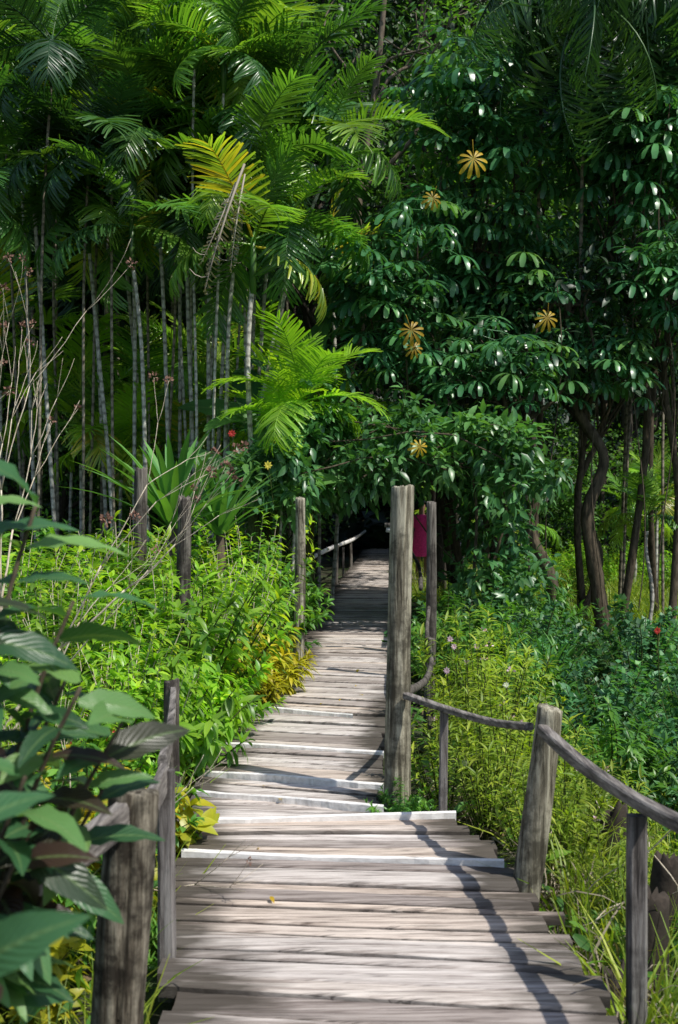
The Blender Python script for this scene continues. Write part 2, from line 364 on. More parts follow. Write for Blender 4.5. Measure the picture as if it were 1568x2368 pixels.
# ------------------------------------------------------------------ boardwalk
LY = [1.0, 3.5, 3.9, 5.3, 5.93, 7.4, 8.96, 10.8, 12.76, 18.3, 32.4, 44]
LX = [-.48, -.577, -.61, -.74, -.81, -.826, -.66, -.468, -.40, -.30, .45, 1.0]
RYn = [1.0, 3.5, 4.78, 5.07, 5.9]; RXn = [.95, .873, .81, .725, .56]
RYf = [5.9, 7.4, 8.96, 10.8, 18.3, 32.4, 44]; RXf = [.225, .284, .42, .66, 1.0, 1.7, 2.4]
rows = [(1.0, .9), (3.6, 3.4), (5.2, 5.06), (5.74, 5.85), (6.33, 5.97), (6.79, 6.45), (7.58, 7.32), (8.96, 8.62), (11, 10.7), (13, 12.9), (20, 20), (44, 44.2)]
noses = {2, 3, 4, 5, 6, 7}
def plank(mb, yl0, yr0, yl1, yr1, xl, xr, z, th, rnd, n=12):
    V = []; L = []
    ph = rng.uniform(0, 6.28); amp = rng.normal() * .006; cup = rng.normal() * .003; tw = rng.normal() * .004
    gap = .006 + abs(rng.normal()) * .005
    bow = rng.normal() * .006
    for i in range(n + 1):
        u = i / n; x = xl + (xr - xl) * u
        w0 = yl0 + (yr0 - yl0) * u + gap + bow * math.sin(u * 3.14) + .003 * math.sin(u * 7 + ph) + (.002 * rng.normal())
        w1 = yl1 + (yr1 - yl1) * u - gap + bow * math.sin(u * 3.14) + .003 * math.sin(u * 6 + ph * 2) + (.002 * rng.normal())
        if w1 < w0 + .012: w1 = w0 + .012
        zz = z + amp * math.sin(u * 3.1) + tw * (u - .5)
        b = min(.007, abs(w1 - w0) * .2)
        sx = -1 + 2 * u
        prof = [(w0, zz - th), (w0, zz - b), (w0 + b, zz), ((w0 + w1) / 2, zz + cup), (w1 - b, zz), (w1, zz - b), (w1, zz - th)]
        for k, (yy, z_) in enumerate(prof):
            V.append((x, yy, z_)); L.append((sx, k / 6, rnd))
    Q = []
    for i in range(n):
        for k in range(6):
            a = i * 7 + k
            Q.append((a, a + 7, a + 8, a + 1))
    e = []
    for base, fl in ((0, 0), (n * 7, 1)):
        q1 = (base + 0, base + 1, base + 5, base + 6); q2 = (base + 1, base + 2, base + 4, base + 5)
        e += [q1[::-1] if fl else q1, q2[::-1] if fl else q2]
    mb.add(V, Q + e, [(2, 3, 4), (n * 7 + 4, n * 7 + 3, n * 7 + 2)], L, 0)

def make_deck():
    mb = MB()
    for ri in range(len(rows) - 1):
        (a0, b0), (a1, b1) = rows[ri], rows[ri + 1]
        mean = ((a1 - a0) + (b1 - b0)) / 2
        cnt = max(2, int(round(mean / .128)))
        wd = rng.uniform(.55, 1.6, cnt); cuts = np.concatenate([[0], np.cumsum(wd) / wd.sum()])
        cutr = cuts + np.concatenate([[0], rng.normal(size=cnt - 1) * .14 / cnt, [0]])
        near = ri < 3
        for k in range(cnt):
            t0, t1 = cuts[k], cuts[k + 1]; s0, s1 = cutr[k], cutr[k + 1]
            yl0 = a0 + (a1 - a0) * t0; yl1 = a0 + (a1 - a0) * t1
            yr0 = b0 + (b1 - b0) * s0; yr1 = b0 + (b1 - b0) * s1
            ym = (yl0 + yr0) / 2
            xl = np.interp(ym, LY, LX) + rng.normal() * .022
            if near: xr = np.interp(ym, RYn, RXn) + rng.normal() * .03
            else: xr = np.interp(ym, RYf, RXf) + rng.normal() * .022
            plank(mb, yl0, yr0, yl1, yr1, xl, xr, rng.normal() * .005 + (.016 if (ri in noses and k == 0) else 0), .045, rng.random(), n=16 if ym < 13 else 5)
        if ri in noses:
            ym = (a0 + b0) / 2
            xl = np.interp(ym, LY, LX) + .005
            xr = np.interp(ym, RYn, RXn) + .02 if ri <= 3 else np.interp(ym, RYf, RXf)
            if ri == 7: xr -= .3
            n = 22; V = []; L = []
            w = {2: .024, 3: .028, 4: .024, 5: .020, 6: .020, 7: .018}[ri]
            for i in range(n + 1):
                u = i / n; x = xl + (xr - xl) * u; y = a0 + (b0 - a0) * u + .006 * math.sin(u * 9 + ri) + .0015 * rng.normal()
                ww = w * (.65 + .35 * math.sin(u * 3 + ri) + .1 * rng.normal()); h = .026 + .005 * math.sin(u * 5 + ri)
                for yy, zz in ((y - ww, -.02), (y - ww, h - .006), (y - ww + .006, h), (y, h + .002), (y, -.02)):
                    V.append((x, yy, zz)); L.append((0, .5, .5))
            Q = []
            for i in range(n):
                for k in range(4):
                    q = i * 5 + k; Q.append((q, q + 5, q + 6, q + 1))
            mb.add(V, Q + [(0, 1, 3, 4), (n * 5 + 4, n * 5 + 3, n * 5 + 1, n * 5)], [(1, 2, 3)], L, 1)
    for k in range(28):
        y0 = 24 + k * .2
        plank(mb, y0, y0, y0 + .2, y0 + .2, np.interp(y0, RYf, RXf) + .05, 4.2 + rng.normal() * .03, .002, .045, rng.random(), n=4)
    for off in (.14, .5, .86):
        pts = []
        for y in [1, 3, 4.5, 5.8]:
            xl = np.interp(y, LY, LX); xr = np.interp(y, RYn, RXn)
            pts.append((xl + (xr - xl) * off, y, -.13))
        tube(mb, pts, .07, 4, 2)
        pts = []
        for y in [5.8, 7.4, 9, 11, 14, 20, 30, 43]:
            xl = np.interp(y, LY, LX); xr = np.interp(y, RYf, RXf)
            pts.append((xl + (xr - xl) * off, y, -.13))
        tube(mb, pts, .07, 4, 2)
    obj('boardwalk', mb.mesh('boardwalk', [M_deck, M_pale, M_under], smooth=False), kind='structure', label='weathered grey timber plank boardwalk', cat='boardwalk')
make_deck()

# ------------------------------------------------------------------ posts and rails
def post(base, top, r0, r1, mat, label, ns=28, nh=26, group='round timber posts along the boardwalk', name='wooden_post', cat='post', rag=0.0):
    base = np.array(base, float); top = np.array(top, float)
    mb = MB(); H = np.linalg.norm(top - base)
    ax = nrm(top - base)
    a = nrm(np.cross(ax, [0, 1, 0])); b = np.cross(ax, a)
    th = np.arange(ns) / ns * 2 * math.pi
    gr = 1 + .018 * np.sin(th * 2 + rng.uniform(0, 6)) + .010 * np.sin(th * 7 + rng.uniform(0, 6)) + .010 * rng.normal(size=ns)
    crack = rng.choice(ns, max(2, ns // 14), replace=False)
    V = []; L = []
    hs = list(np.linspace(0, 1, nh)) + [1.004, 1.008]
    ph = rng.uniform(0, 6); tops = rng.normal(size=ns) * .003 + .008 * np.sin(th + ph) + rag * rng.normal(size=ns)
    for i, t in enumerate(hs):
        tt = min(t, 1)
        r = r0 + (r1 - r0) * tt
        rr = r * gr * (1 + .008 * rng.normal(size=ns)) * (1 + .03 * math.sin(tt * 9 + ph))
        for c in crack:
            if 0.1 < ((tt * 1.3 + c * .37) % 1.0) < .85: rr[c] *= .82
        if i == nh: rr = rr * .95
        if i == nh + 1: rr = rr * .84
        cen = base + (top - base) * tt + a * (.014 * math.sin(tt * 3 + ph)) + ax * (.004 * (i - nh + 1) if i >= nh else 0)
        W = cen + a[None] * (np.cos(th) * rr)[:, None] + b[None] * (np.sin(th) * rr)[:, None]
        if i >= nh - 1: W = W + ax[None] * tops[:, None]
        V.append(W); L.append(np.full((ns, 3), .5))
    n = len(hs); Q = []
    for i in range(n - 1):
        for j in range(ns):
            k = (j + 1) % ns; Q.append((i * ns + j, i * ns + k, (i + 1) * ns + k, (i + 1) * ns + j))
    V = np.concatenate(V); L = np.concatenate(L)
    c = len(V); V = np.concatenate([V, [cen + ax * -.006]]); L = np.concatenate([L, [(.5, .5, .5)]])
    T = [((n - 1) * ns + j, (n - 1) * ns + (j + 1) % ns, c) for j in range(ns)]
    mb.add(V - base, Q, T, L)
    return obj(name, mb.mesh(name, [mat]), loc=tuple(base), label=label, cat=cat, group=group)

P = post
P((.300, 6.2, -.5), (.360, 6.2, 1.70), .074, .060, M_post, 'tall thick weathered round timber post beside the boardwalk', ns=44, nh=60)
P((-.40, 10.8, -.3), (-.372, 10.8, 1.67), .056, .046, M_post, 'slim grey round post at the planted edge')
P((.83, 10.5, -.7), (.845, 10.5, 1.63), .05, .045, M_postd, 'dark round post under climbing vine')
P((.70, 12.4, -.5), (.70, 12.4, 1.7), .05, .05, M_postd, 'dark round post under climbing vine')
P((.70, 9.0, -.7), (.705, 9.0, .55), .042, .04, M_postd, 'short dark post holding a curved rail')
P((.715, 4.9, -.75), (.898, 4.9, .725), .068, .056, M_post, 'short leaning post with moss-stained wood holding handrails', ns=40, nh=40)
P((-.62, 3.1, -.4), (-.565, 3.1, .82), .078, .068, M_postn, 'short thick cracked dark post with foliage around it', ns=44, nh=40)
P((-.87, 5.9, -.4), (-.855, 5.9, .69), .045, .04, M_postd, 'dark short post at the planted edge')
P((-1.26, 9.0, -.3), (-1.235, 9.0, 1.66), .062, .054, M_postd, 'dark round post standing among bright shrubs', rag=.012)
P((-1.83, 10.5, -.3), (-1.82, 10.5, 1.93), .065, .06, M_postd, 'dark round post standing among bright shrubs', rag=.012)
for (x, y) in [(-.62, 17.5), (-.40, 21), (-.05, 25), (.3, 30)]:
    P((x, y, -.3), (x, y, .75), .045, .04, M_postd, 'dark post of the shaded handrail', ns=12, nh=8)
for (x, y, h) in [(1.36, 17, 1.7), (1.28, 21, 1.5), (1.8, 31, 1.5)]:
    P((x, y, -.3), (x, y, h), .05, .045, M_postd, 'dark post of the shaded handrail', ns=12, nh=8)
for (x, y, h, r) in [(1.16, 4.45, .06, .08), (1.34, 4.8, .10, .06), (1.35, 5.8, .05, .07), (1.0, 4.2, -.15, .07)]:
    P((x, y, -.95), (x + .05, y, h), r * 1.2, r, M_under, 'rotten dark stump among dry tangled vines', group='rotten dark stumps', name='tree_stump', cat='stump', rag=.03)

def spline(pts, n):
    pts = np.array(pts, float); t = np.linspace(0, len(pts) - 1, n)
    out = []
    for tt in t:
        i = min(int(tt), len(pts) - 2); f = tt - i
        p0 = pts[max(i - 1, 0)]; p1 = pts[i]; p2 = pts[i + 1]; p3 = pts[min(i + 2, len(pts) - 1)]
        out.append(.5 * ((2 * p1) + (-p0 + p2) * f + (2 * p0 - 5 * p1 + 4 * p2 - p3) * f * f + (-p0 + 3 * p1 - 3 * p2 + p3) * f ** 3))
    return np.array(out)

def plank_rail(mb, q, w, h):
    n = len(q); tan = nrm(np.gradient(q, axis=0)); V = []
    vert = abs(tan[0][2]) > .9; ph = rng.uniform(0, 6)
    for i in range(n):
        side = nrm(np.cross(tan[i], [0, 1., 0] if vert else [0, 0, 1.])); up = np.cross(side, tan[i])
        ww = w * (1 + .05 * math.sin(i * .3 + ph) + .012 * rng.normal()); hh = h * (1 + .06 * math.sin(i * .27 + ph * 2) + .012 * rng.normal())
        for sx, sz in ((-1, -.7), (-.7, -1), (.7, -1), (1, -.7), (1, .7), (.7, 1), (-.7, 1), (-1, .7)):
            V.append(q[i] + side * sx * ww / 2 + up * sz * hh / 2)
    Q = []
    for i in range(n - 1):
        for j in range(8):
            k = (j + 1) % 8; Q.append((i * 8 + j, i * 8 + k, (i + 1) * 8 + k, (i + 1) * 8 + j))
    e = (n - 1) * 8
    Q += [(e, e + 1, e + 2, e + 3), (e, e + 3, e + 4, e + 7), (e + 4, e + 5, e + 6, e + 7), (3, 2, 1, 0), (7, 4, 3, 0), (7, 6, 5, 4)]
    mb.add(V, Q)

def rail_mat(name):
    m, nt, N, Lk = newmat(name)
    tc = N('ShaderNodeTexCoord'); mp = N('ShaderNodeMapping'); mp.inputs['Scale'].default_value = (30, 2.0, 30); Lk(tc.outputs['Object'], mp.inputs[0])
    nz = N('ShaderNodeTexNoise'); nz.inputs['Scale'].default_value = 1.6; nz.inputs['Detail'].default_value = 8; nz.inputs['Roughness'].default_value = .65; Lk(mp.outputs[0], nz.inputs['Vector'])
    r = ramp(nt, [(.34, (.03, .027, .025)), (.47, (.12, .105, .095)), (.64, (.29, .265, .24))]); Lk(nz.outputs[0], r.inputs[0])
    pb = N('ShaderNodeBsdfPrincipled'); pb.inputs['Roughness'].default_value = .8; Lk(r.outputs[0], pb.inputs['Base Color'])
    bp = N('ShaderNodeBump'); bp.inputs['Strength'].default_value = .7; bp.inputs['Distance'].default_value = .008; Lk(nz.outputs[0], bp.inputs['Height']); Lk(bp.outputs[0], pb.inputs['Normal'])
    out = N('ShaderNodeOutputMaterial'); Lk(pb.outputs[0], out.inputs[0])
    return m
M_railh = rail_mat('long_grain_rail_wood')

def rail(pts, r, label, mat=None, balusters=(), flat=.7, n=24, sq=None):
    mb = MB(); q = spline(pts, n)
    o0 = np.array(pts[0], float)
    if sq: plank_rail(mb, q - o0, *sq)
    else:
        rr = r * (1 + .07 * np.sin(np.arange(n) * .9))
        tube(mb, q - o0, rr, 12, 0, flat=flat, rough=.03)
    o = obj('handrail', mb.mesh('handrail', [mat or M_railh], smooth=not sq), loc=tuple(o0), label=label, cat='handrail', group='rustic timber handrails of the boardwalk')
    for (x, y, z0, z1, w, lean) in balusters:
        b = MB(); hs = np.linspace(z0, z1, 10)
        plank_rail(b, np.array([(x + lean * (h - z0) / (z1 - z0), y + .0005 * h, h) for h in hs]) - o0, w, w * .8)
        obj('baluster', b.mesh('baluster', [M_rail], smooth=False), parent=o)
    return o

rail([(.36, 6.12, .58), (.55, 5.85, .555), (.72, 5.4, .575), (.83, 4.97, .635)], .024, 'slender bent timber rail between two posts', balusters=[(.53, 5.86, -.4, .54, .044, 0.012)], sq=(.045, .032))
rail([(.87, 4.86, .645), (.925, 4.4, .612), (.985, 3.8, .62), (1.06, 3.2, .65), (1.13, 2.6, .66)], .036, 'thick bent grey timber rail sagging toward a square upright', balusters=[(.975, 3.72, -.7, .588, .060, 0.0)], sq=(.050, .046), n=40)
rail([(.36, 6.3, .56), (.55, 7.2, .50), (.70, 8.6, .46), (.72, 9.3, .55), (.83, 10.5, .66)], .026, 'curved natural branch rail behind a tall post', M_postd)
rail([(-.62, 3.18, .72), (-.61, 3.6, .64), (-.63, 4.1, .62)], .03, 'weathered plank rail at the deck edge', sq=(.035, .10))
rail([(-.64, 4.12, .65), (-.74, 5.0, .63), (-.855, 5.86, .62)], .03, 'weathered plank rail at the deck edge', balusters=[(-.612, 4.05, -.3, .66, .062, -0.005)], sq=(.035, .09))
rail([(-.58, 3.05, .765), (-.65, 2.6, .765), (-.76, 2.1, .72), (-.85, 1.7, .70)], .035, 'curved grey board rail running past glossy leaves', sq=(.045, .08))
rail([(-.40, 11.0, .70), (-.60, 14, .64), (-.58, 18, .68), (-.2, 24, .70), (.4, 31, .70), (.95, 41, .70)], .045, 'long shaded handrail along the far boardwalk', M_pale, balusters=[(-.50, 14.8, -.1, .60, .05, 0), (-.35, 20, -.1, .62, .05, 0), (.1, 27, -.1, .62, .05, 0)], n=40)
rail([(.9, 12.5, .7), (1.20, 17, .68), (1.38, 21, .68), (1.5, 23.8, .68)], .035, 'long shaded handrail along the far boardwalk', M_postd)

# ------------------------------------------------------------------ leaf templates
T_dia = diamond(.30, .18)
T_dia2 = diamond(.38, .1)
T_leaf = blade(3, .21, .25, .25)
T_leafw = blade(4, .27, .25, .3)
T_leafn = blade(3, .11, .3, .35)
T_big = blade(8, .19, .22, .36, prof=lambda t: math.sin(math.pi * min(1, t * .96 + .04) ** .80) ** .88, wave=.14)
T_gr = blade(3, .018, .3, .45, prof=lambda t: 1 - t * .9)
T_grc = blade(5, .011, .3, 1.3, prof=lambda t: 1 - t * .7)
T_strap = blade(7, .042, .35, .30, prof=lambda t: (1 - t ** 3) * (.7 + .3 * t))
T_ban = blade(10, .17, .25, .45, prof=lambda t: max(0.03, math.sin(math.pi * min(1, t * .96 + .04) ** .7) ** .55), wave=.10)

def frond_tpl(bend, seed, n=28, ll=.36, lw=.042, vee=.35, ldroop=.22):
    r = np.random.default_rng(seed); mb = MB()
    nt = 40; ts = np.linspace(0, 1, nt + 1)
    ang = .12 - bend * ts ** 1.35
    y = np.concatenate([[0], np.cumsum(np.cos(ang[:-1]) / nt)]); z = np.concatenate([[0], np.cumsum(np.sin(ang[:-1]) / nt)])
    pts = np.stack([0 * y, y, z], 1)[::4]
    tube(mb, pts, np.linspace(.012, .003, len(pts)), 5, 0, rnd=.9, cap=False)
    bl = blade(3, lw, .5, ldroop, prof=lambda t: (math.sin(math.pi * min(1, .2 + t * .70)) ** .6))
    for s_ in (-1, 1):
        t = np.linspace(.15, 1, n) + r.normal(size=n) * .007
        t = np.clip(t, 0, 1)
        p = np.stack([0 * t, np.interp(t, ts, y), np.interp(t, ts, z)], 1)
        a = np.interp(t, ts, ang)
        fwd = np.stack([0 * t, np.cos(a), np.sin(a)], 1); upv = np.stack([0 * t, -np.sin(a), np.cos(a)], 1)
        lean = np.interp(t, [.17, .5, .9, 1], [.3, .55, 1.1, 2.2])
        d = np.array([s_, 0, 0])[None] + fwd * lean[:, None] + upv * (vee + r.normal(size=n) * .10)[:, None]
        ln = ll * np.interp(t, [.15, .35, .6, .85, 1], [.65, 1, 1, .85, .6]) * (1 + r.normal(size=n) * .06)
        place(mb, bl, p, d, upv + .3 * r.normal(size=(n, 3)), ln, r.random(n))
    return mb.tpl()
F = [frond_tpl(.6, 1), frond_tpl(1.0, 2), frond_tpl(1.4, 3, ldroop=.42, vee=.1), frond_tpl(.85, 4, vee=.6)]
Fd = frond_tpl(.5, 9, n=20, ll=.22, lw=.035, vee=-.6, ldroop=.7)
Fh = frond_tpl(1.3, 19, n=34, ll=.36, lw=.022, vee=-.5, ldroop=.8)

def palmate_tpl(seed, nl=9, droop=.62, w=.105):
    r = np.random.default_rng(seed); mb = MB()
    bl = blade(5, w, .28, droop, prof=lambda t: math.sin(math.pi * min(1, .04 + t * .86) ** 1.8) ** .75)
    a = (np.arange(nl) - (nl - 1) / 2) / nl * 2 * math.pi * .95 + r.normal(size=nl) * .04
    d = np.stack([np.sin(a), np.cos(a), .25 + .08 * r.normal(size=nl)], 1)
    ln = .5 * (.82 + .18 * np.cos(a)) + .02 * r.normal(size=nl)
    p = np.tile(np.array([[0, .0, 0]]), (nl, 1))
    place(mb, bl, p, d, np.tile([[0, 0, 1.]], (nl, 1)), ln, r.random(nl))
    tube(mb, [(0, -.45, .12), (0, -.2, .08), (0, 0, 0)], [.010, .008, .006], 4, 0, rnd=.9, cap=False)
    return mb.tpl()
U = [palmate_tpl(1), palmate_tpl(2, 9, .75), palmate_tpl(3, 10, .5)]

def rdir(n):
    return nrm(rng.normal(size=(n, 3)))

# ------------------------------------------------------------------ palms
def crown_mesh(seed, nf=10, mat=M_palm, L=1.38, elev=(68, -25), lo=.52, tp=None):
    r = np.random.default_rng(seed); mb = MB()
    az = np.arange(nf) * 2.399 + r.uniform(0, 6) + r.normal(size=nf) * .2
    for i in range(nf):
        t = i / (nf - 1)
        el = R(elev[0] + (elev[1] - elev[0]) * t ** .8 + r.normal() * 6)
        d = np.array([[math.cos(az[i]) * math.cos(el), math.sin(az[i]) * math.cos(el), math.sin(el)]])
        k = 0 if t < .25 else (3 if t < .5 else (1 if t < .75 else 2))
        rv = np.clip(r.normal() * .24 + lo + (.4 if t > .8 and r.random() < .3 else 0), 0, 1)
        place(mb, tp or F[k], np.array([[0, 0, -.15 * t]]) + d * .03, d, np.array([[0.01, 0.01, 1.]]) + .15 * r.normal(size=(1, 3)), L * (1 - .25 * (t < .15)) * r.uniform(.88, 1.1), [rv])
    tube(mb, [(0, 0, -.75), (0, 0, -.4), (0, 0, .05)], [.042, .05, .03], 10, 0, rnd=.35)
    return mb.mesh('palm_crown', [mat])
CR = [crown_mesh(s) for s in range(20, 26)]
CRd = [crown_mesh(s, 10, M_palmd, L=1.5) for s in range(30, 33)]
CRs = [crown_mesh(s, 10, M_palm, elev=(80, 0), lo=.66, L=1.6) for s in range(40, 43)]
CRy = [crown_mesh(s, 12, M_palmy, elev=(82, 0), lo=.6, L=1.6) for s in range(45, 47)]
CRh = [crown_mesh(50, 14, M_palmd, L=2.3, elev=(25, -70), tp=Fh)]

def palm(x, y, cx, cy, cz, s=1.0, r=.042, ci=0, dark=False, lab=None, mats=None, crowns=None, wob=.04):
    z0 = float(gh(x, y)) - .05
    e = obj('palm_tree', None, (x, y, z0), label=lab or ('slender palm with pale ringed trunk and arching feathery fronds' if not dark else 'shaded slender palm with arching dark fronds'), cat='palm tree', group='slender clumping palms')
    e.empty_display_size = .3
    b = np.array([0, 0, 0.]); t = np.array([cx - x, cy - y, cz - z0])
    pts = spline([b, b + (t - b) * .35 + np.array([rng.normal() * wob, 0, 0]), b + (t - b) * .7 + np.array([(t[0]) * -.05 + rng.normal() * wob, 0, 0]), t - np.array([0, 0, .55 * s])], 22)
    mb = MB(); rr = np.interp(np.linspace(0, 1, 22), [0, .05, 1], [r * 1.35, r, r * .85])
    tube(mb, pts, rr, 10, 0, rough=.03)
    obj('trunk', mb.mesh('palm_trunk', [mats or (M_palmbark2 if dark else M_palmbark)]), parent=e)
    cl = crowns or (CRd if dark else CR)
    obj('crown', cl[ci % len(cl)], loc=tuple(t), rotz=rng.uniform(0, 6.28), sc=s, parent=e)
    return e

PL = [(-1.10, 13.9, -1.05, 13.9, 4.9, .95), (-1.55, 14.3, -1.20, 14.3, 5.9, 1.0), (-1.65, 15.0, -1.65, 14.9, 6.8, 1.0), (-1.42, 15.8, -.75, 15.3, 7.2, 1.1),
      (-1.90, 15.2, -2.0, 15.0, 5.7, .95), (-2.27, 16, -2.2, 15.9, 7.9, 1.05), (-2.76, 15.5, -2.9, 15.4, 6.5, 1.0), (-2.65, 16.5, -3.2, 16.2, 8.0, 1.05),
      (-3.2, 16, -3.55, 15.9, 7.1, .95), (-3.65, 15, -4.0, 14.9, 6.2, .95), (-4.2, 16, -4.5, 15.9, 7.7, 1.0),
      (-1.46, 14.6, -.58, 14.4, 5.4, .9), (-4.4, 14.5, -4.7, 14.4, 5.7, .9), (-1.25, 16.6, -1.25, 16.4, 8.2, 1.05), (-2.4, 14.6, -2.6, 14.3, 5.2, .85), (-1.5, 15.4, -.15, 15.2, 6.6, .95),
      (-1.75, 15.6, -1.2, 15.2, 7.6, 1.0), (-2.2, 15.0, -2.4, 14.8, 6.5, .95), (-3.0, 15.2, -3.3, 15.0, 5.6, .9)]
for i, p in enumerate(PL): palm(*p, r=.028 if i not in (0,) else .036, ci=i)
for i in range(13):
    x = -6.8 + 6.2 * ((i * .618) % 1); y = rng.uniform(18.5, 23)
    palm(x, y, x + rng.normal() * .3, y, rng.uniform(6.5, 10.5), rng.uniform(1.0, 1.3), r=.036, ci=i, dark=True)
for i in range(18):
    x = (-2.1 + .95 * ((i * .618) % 1)) if i % 2 else (-4.4 + 2.4 * ((i * .618) % 1)); y = rng.uniform(14.2, 16.5)
    palm(x, y, x + rng.normal() * .2, y, rng.uniform(5.6, 8.2), .8, r=.020, ci=i, dark=i % 2 == 0)
palm(-.14, 19, -.1, 19, 5.9, 1.0, r=.034, ci=2)
palm(-.62, 14.0, -.46, 14.0, 2.95, .66, r=.018, ci=0, lab='young bright yellow-green palm with upright arching fronds', crowns=CRy, wob=.01)
palm(-.72, 14.1, -.72, 14.1, 2.65, .5, r=.018, ci=1, lab='young bright yellow-green palm with upright arching fronds', crowns=CRy, wob=.01)
for i, (x, y, cx, cz, s) in enumerate([(-.30, 17, -.25, 2.9, .8), (-3.2, 18.5, -3.15, 3.4, 1.0), (-2.3, 18.8, -2.25, 3.9, .95), (-4.3, 18, -4.2, 3.3, 1.0), (-1.8, 17.8, -1.8, 2.9, .9), (-5.2, 17.5, -5.2, 4.2, 1.1), (-1.5, 20, -1.5, 3.6, 1.), (-2.8, 19.6, -2.8, 2.6, 1.), (-2.3, 16.6, -2.3, 2.4, .7), (-3.1, 16.2, -3.1, 2.5, .7), (-3.7, 16.3, -3.7, 2.8, .8)]):
    palm(x, y, cx, y, cz, s, r=.026, ci=i, lab='young bright green palm with upright arching fronds', crowns=CRs if i % 3 else CRy, wob=.01)
for i, (x, y, cz, s) in enumerate([(4.6, 17, 1.5, .5), (5.6, 20, 1.9, .6), (3.9, 26, 1.2, .8), (6.2, 24, 1.6, .7), (2.9, 27, 1.4, .8)]):
    palm(x, y, x, y, cz, s, r=.03, ci=i, lab='small palm at the edge of a clearing', crowns=CRs)
palm(3.75, 17.8, 3.35, 15.3, 8.5, .95, r=.03, ci=0, dark=True, lab='dark palm with long hanging feathery fronds', crowns=CRh)
palm(4.55, 18.5, 4.2, 15.8, 9.2, .95, r=.03, ci=0, dark=True, lab='dark palm with long hanging feathery fronds', crowns=CRh)
palm(3.1, 18.8, 2.75, 15.6, 9.2, .8, r=.03, ci=0, dark=True, lab='dark palm with long hanging feathery fronds', crowns=CRh)

mb = MB()
place(mb, Fd, np.array([[0, 0, 0.]]), np.array([[-.32, -.1, -1.]]), np.array([[0, -1., .2]]), 1.5, [.5])
place(mb, Fd, np.array([[0, .05, -.1]]), np.array([[-.15, -.1, -1.]]), np.array([[0, -1., .2]]), 1.1, [.9])
place(mb, Fd, np.array([[-.1, .03, -.2]]), np.array([[-.40, -.1, -1.]]), np.array([[.4, -1., .2]]), 1.0, [.7])
obj('dead_palm_frond', mb.mesh('dead_palm_frond', [M_dead]), loc=(-1.08, 13.0, 5.5), label='dried grey-brown frond hanging down from a palm crown', cat='palm frond')

# ------------------------------------------------------------------ trees
def limb_path(p0, p1, wob=.12, n=8):
    p0 = np.array(p0, float); p1 = np.array(p1, float); L = np.linalg.norm(p1 - p0)
    m1 = p0 + (p1 - p0) * .35 + rng.normal(size=3) * L * wob + np.array([0, 0, .06 * L]); m2 = p0 + (p1 - p0) * .7 + rng.normal(size=3) * L * wob * .7 + np.array([0, 0, .08 * L])
    return spline([p0, m1, m2, p1], n)

def umbrella_tree(x, y, cen, rad, nros, label, s=1.0, r0=.065):
    z0 = float(gh(x, y)) - .05
    e = obj('umbrella_tree', None, (x, y, z0), label=label, cat='tree', group='umbrella trees with palmate leaves')
    cen = np.array(cen, float) - np.array([x, y, z0]); rad = np.array(rad, float)
    tb = MB(); cb = MB()
    top = cen + np.array([0, 0, -.1 * rad[2]])
    tp = limb_path((0, 0, 0), top, .05, 16)
    tube(tb, tp, np.linspace(r0, r0 * .45, 16), 9, 0, rough=.04)
    nros = int(nros * 1.15)
    u = rdir(nros); u[:, 1] -= .45 * np.abs(rng.normal(size=nros)); u = nrm(u)
    pos = cen + u * rad * rng.uniform(.5, 1.08, size=(nros, 1))
    for i in range(nros):
        if i % 2 == 0:
            k = rng.integers(7, 16); q = limb_path(tp[k], pos[i], .08, 6)
            tube(tb, q, np.linspace(r0 * .3, .012, 6), 5, 0, cap=False)
    nl = 6
    for i in range(nros):
        az = np.arange(nl) * 2.399 + rng.uniform(0, 6.28)
        el = np.linspace(.9, -.35, nl) + rng.normal(size=nl) * .1
        d = np.stack([np.cos(az) * np.cos(el), np.sin(az) * np.cos(el), np.sin(el)], 1)
        sc = .84 * s * rng.uniform(.75, 1.15, size=nl)
        pp = pos[i] + d * (.45 * s)
        dd = d.copy(); dd[:, 2] = dd[:, 2] * .3 - .08
        up = np.array([[0.15, -.28, 1.]]) + .12 * d + .10 * rng.normal(size=(nl, 3))
        ti = rng.integers(0, 3)
        place(cb, U[ti], pp, dd, up, sc, np.clip(rng.normal(size=nl) * .25 + .5, 0, 1))
    obj('trunk', tb.mesh('tree_trunk', [M_bark2]), parent=e)
    obj('crown', cb.mesh('tree_crown', [M_umb]), parent=e)
    return e

UL = 'umbrella tree with drooping glossy palmate leaves'
umbrella_tree(2.1, 17, (1.85, 16.2, 6.9), (.75, .8, 1.15), 22, UL, .95)
umbrella_tree(1.9, 18.5, (.75, 15.6, 4.8), (.85, .8, .7), 15, UL + ' spreading low beside the path', .9)
umbrella_tree(1.9, 18, (1.7, 16.4, 5.2), (1.0, .9, .8), 18, UL, .9)
umbrella_tree(2.9, 18, (2.75, 16.8, 4.6), (1.3, 1.0, 1.2), 30, UL, .9)
umbrella_tree(4.2, 17, (4.0, 16.4, 6.6), (1.2, 1.0, 1.3), 32, UL, 1.0)
umbrella_tree(5.0, 18, (4.8, 17.0, 8.2), (1.4, 1.1, 1.2), 30, UL, 1.0)
umbrella_tree(3.2, 19.5, (3.1, 18.6, 8.2), (1.0, 1.0, 1.3), 20, UL, 1.0)
umbrella_tree(4.8, 16.5, (4.6, 15.8, 4.6), (1.0, .8, 1.1), 26, UL, .85)
umbrella_tree(3.8, 17.5, (3.6, 16.0, 3.5), (.9, .6, .45), 12, UL, .75)
umbrella_tree(1.8, 17.5, (1.0, 15.6, 3.5), (.9, .8, .45), 12, UL + ' spreading low beside the path', .8)
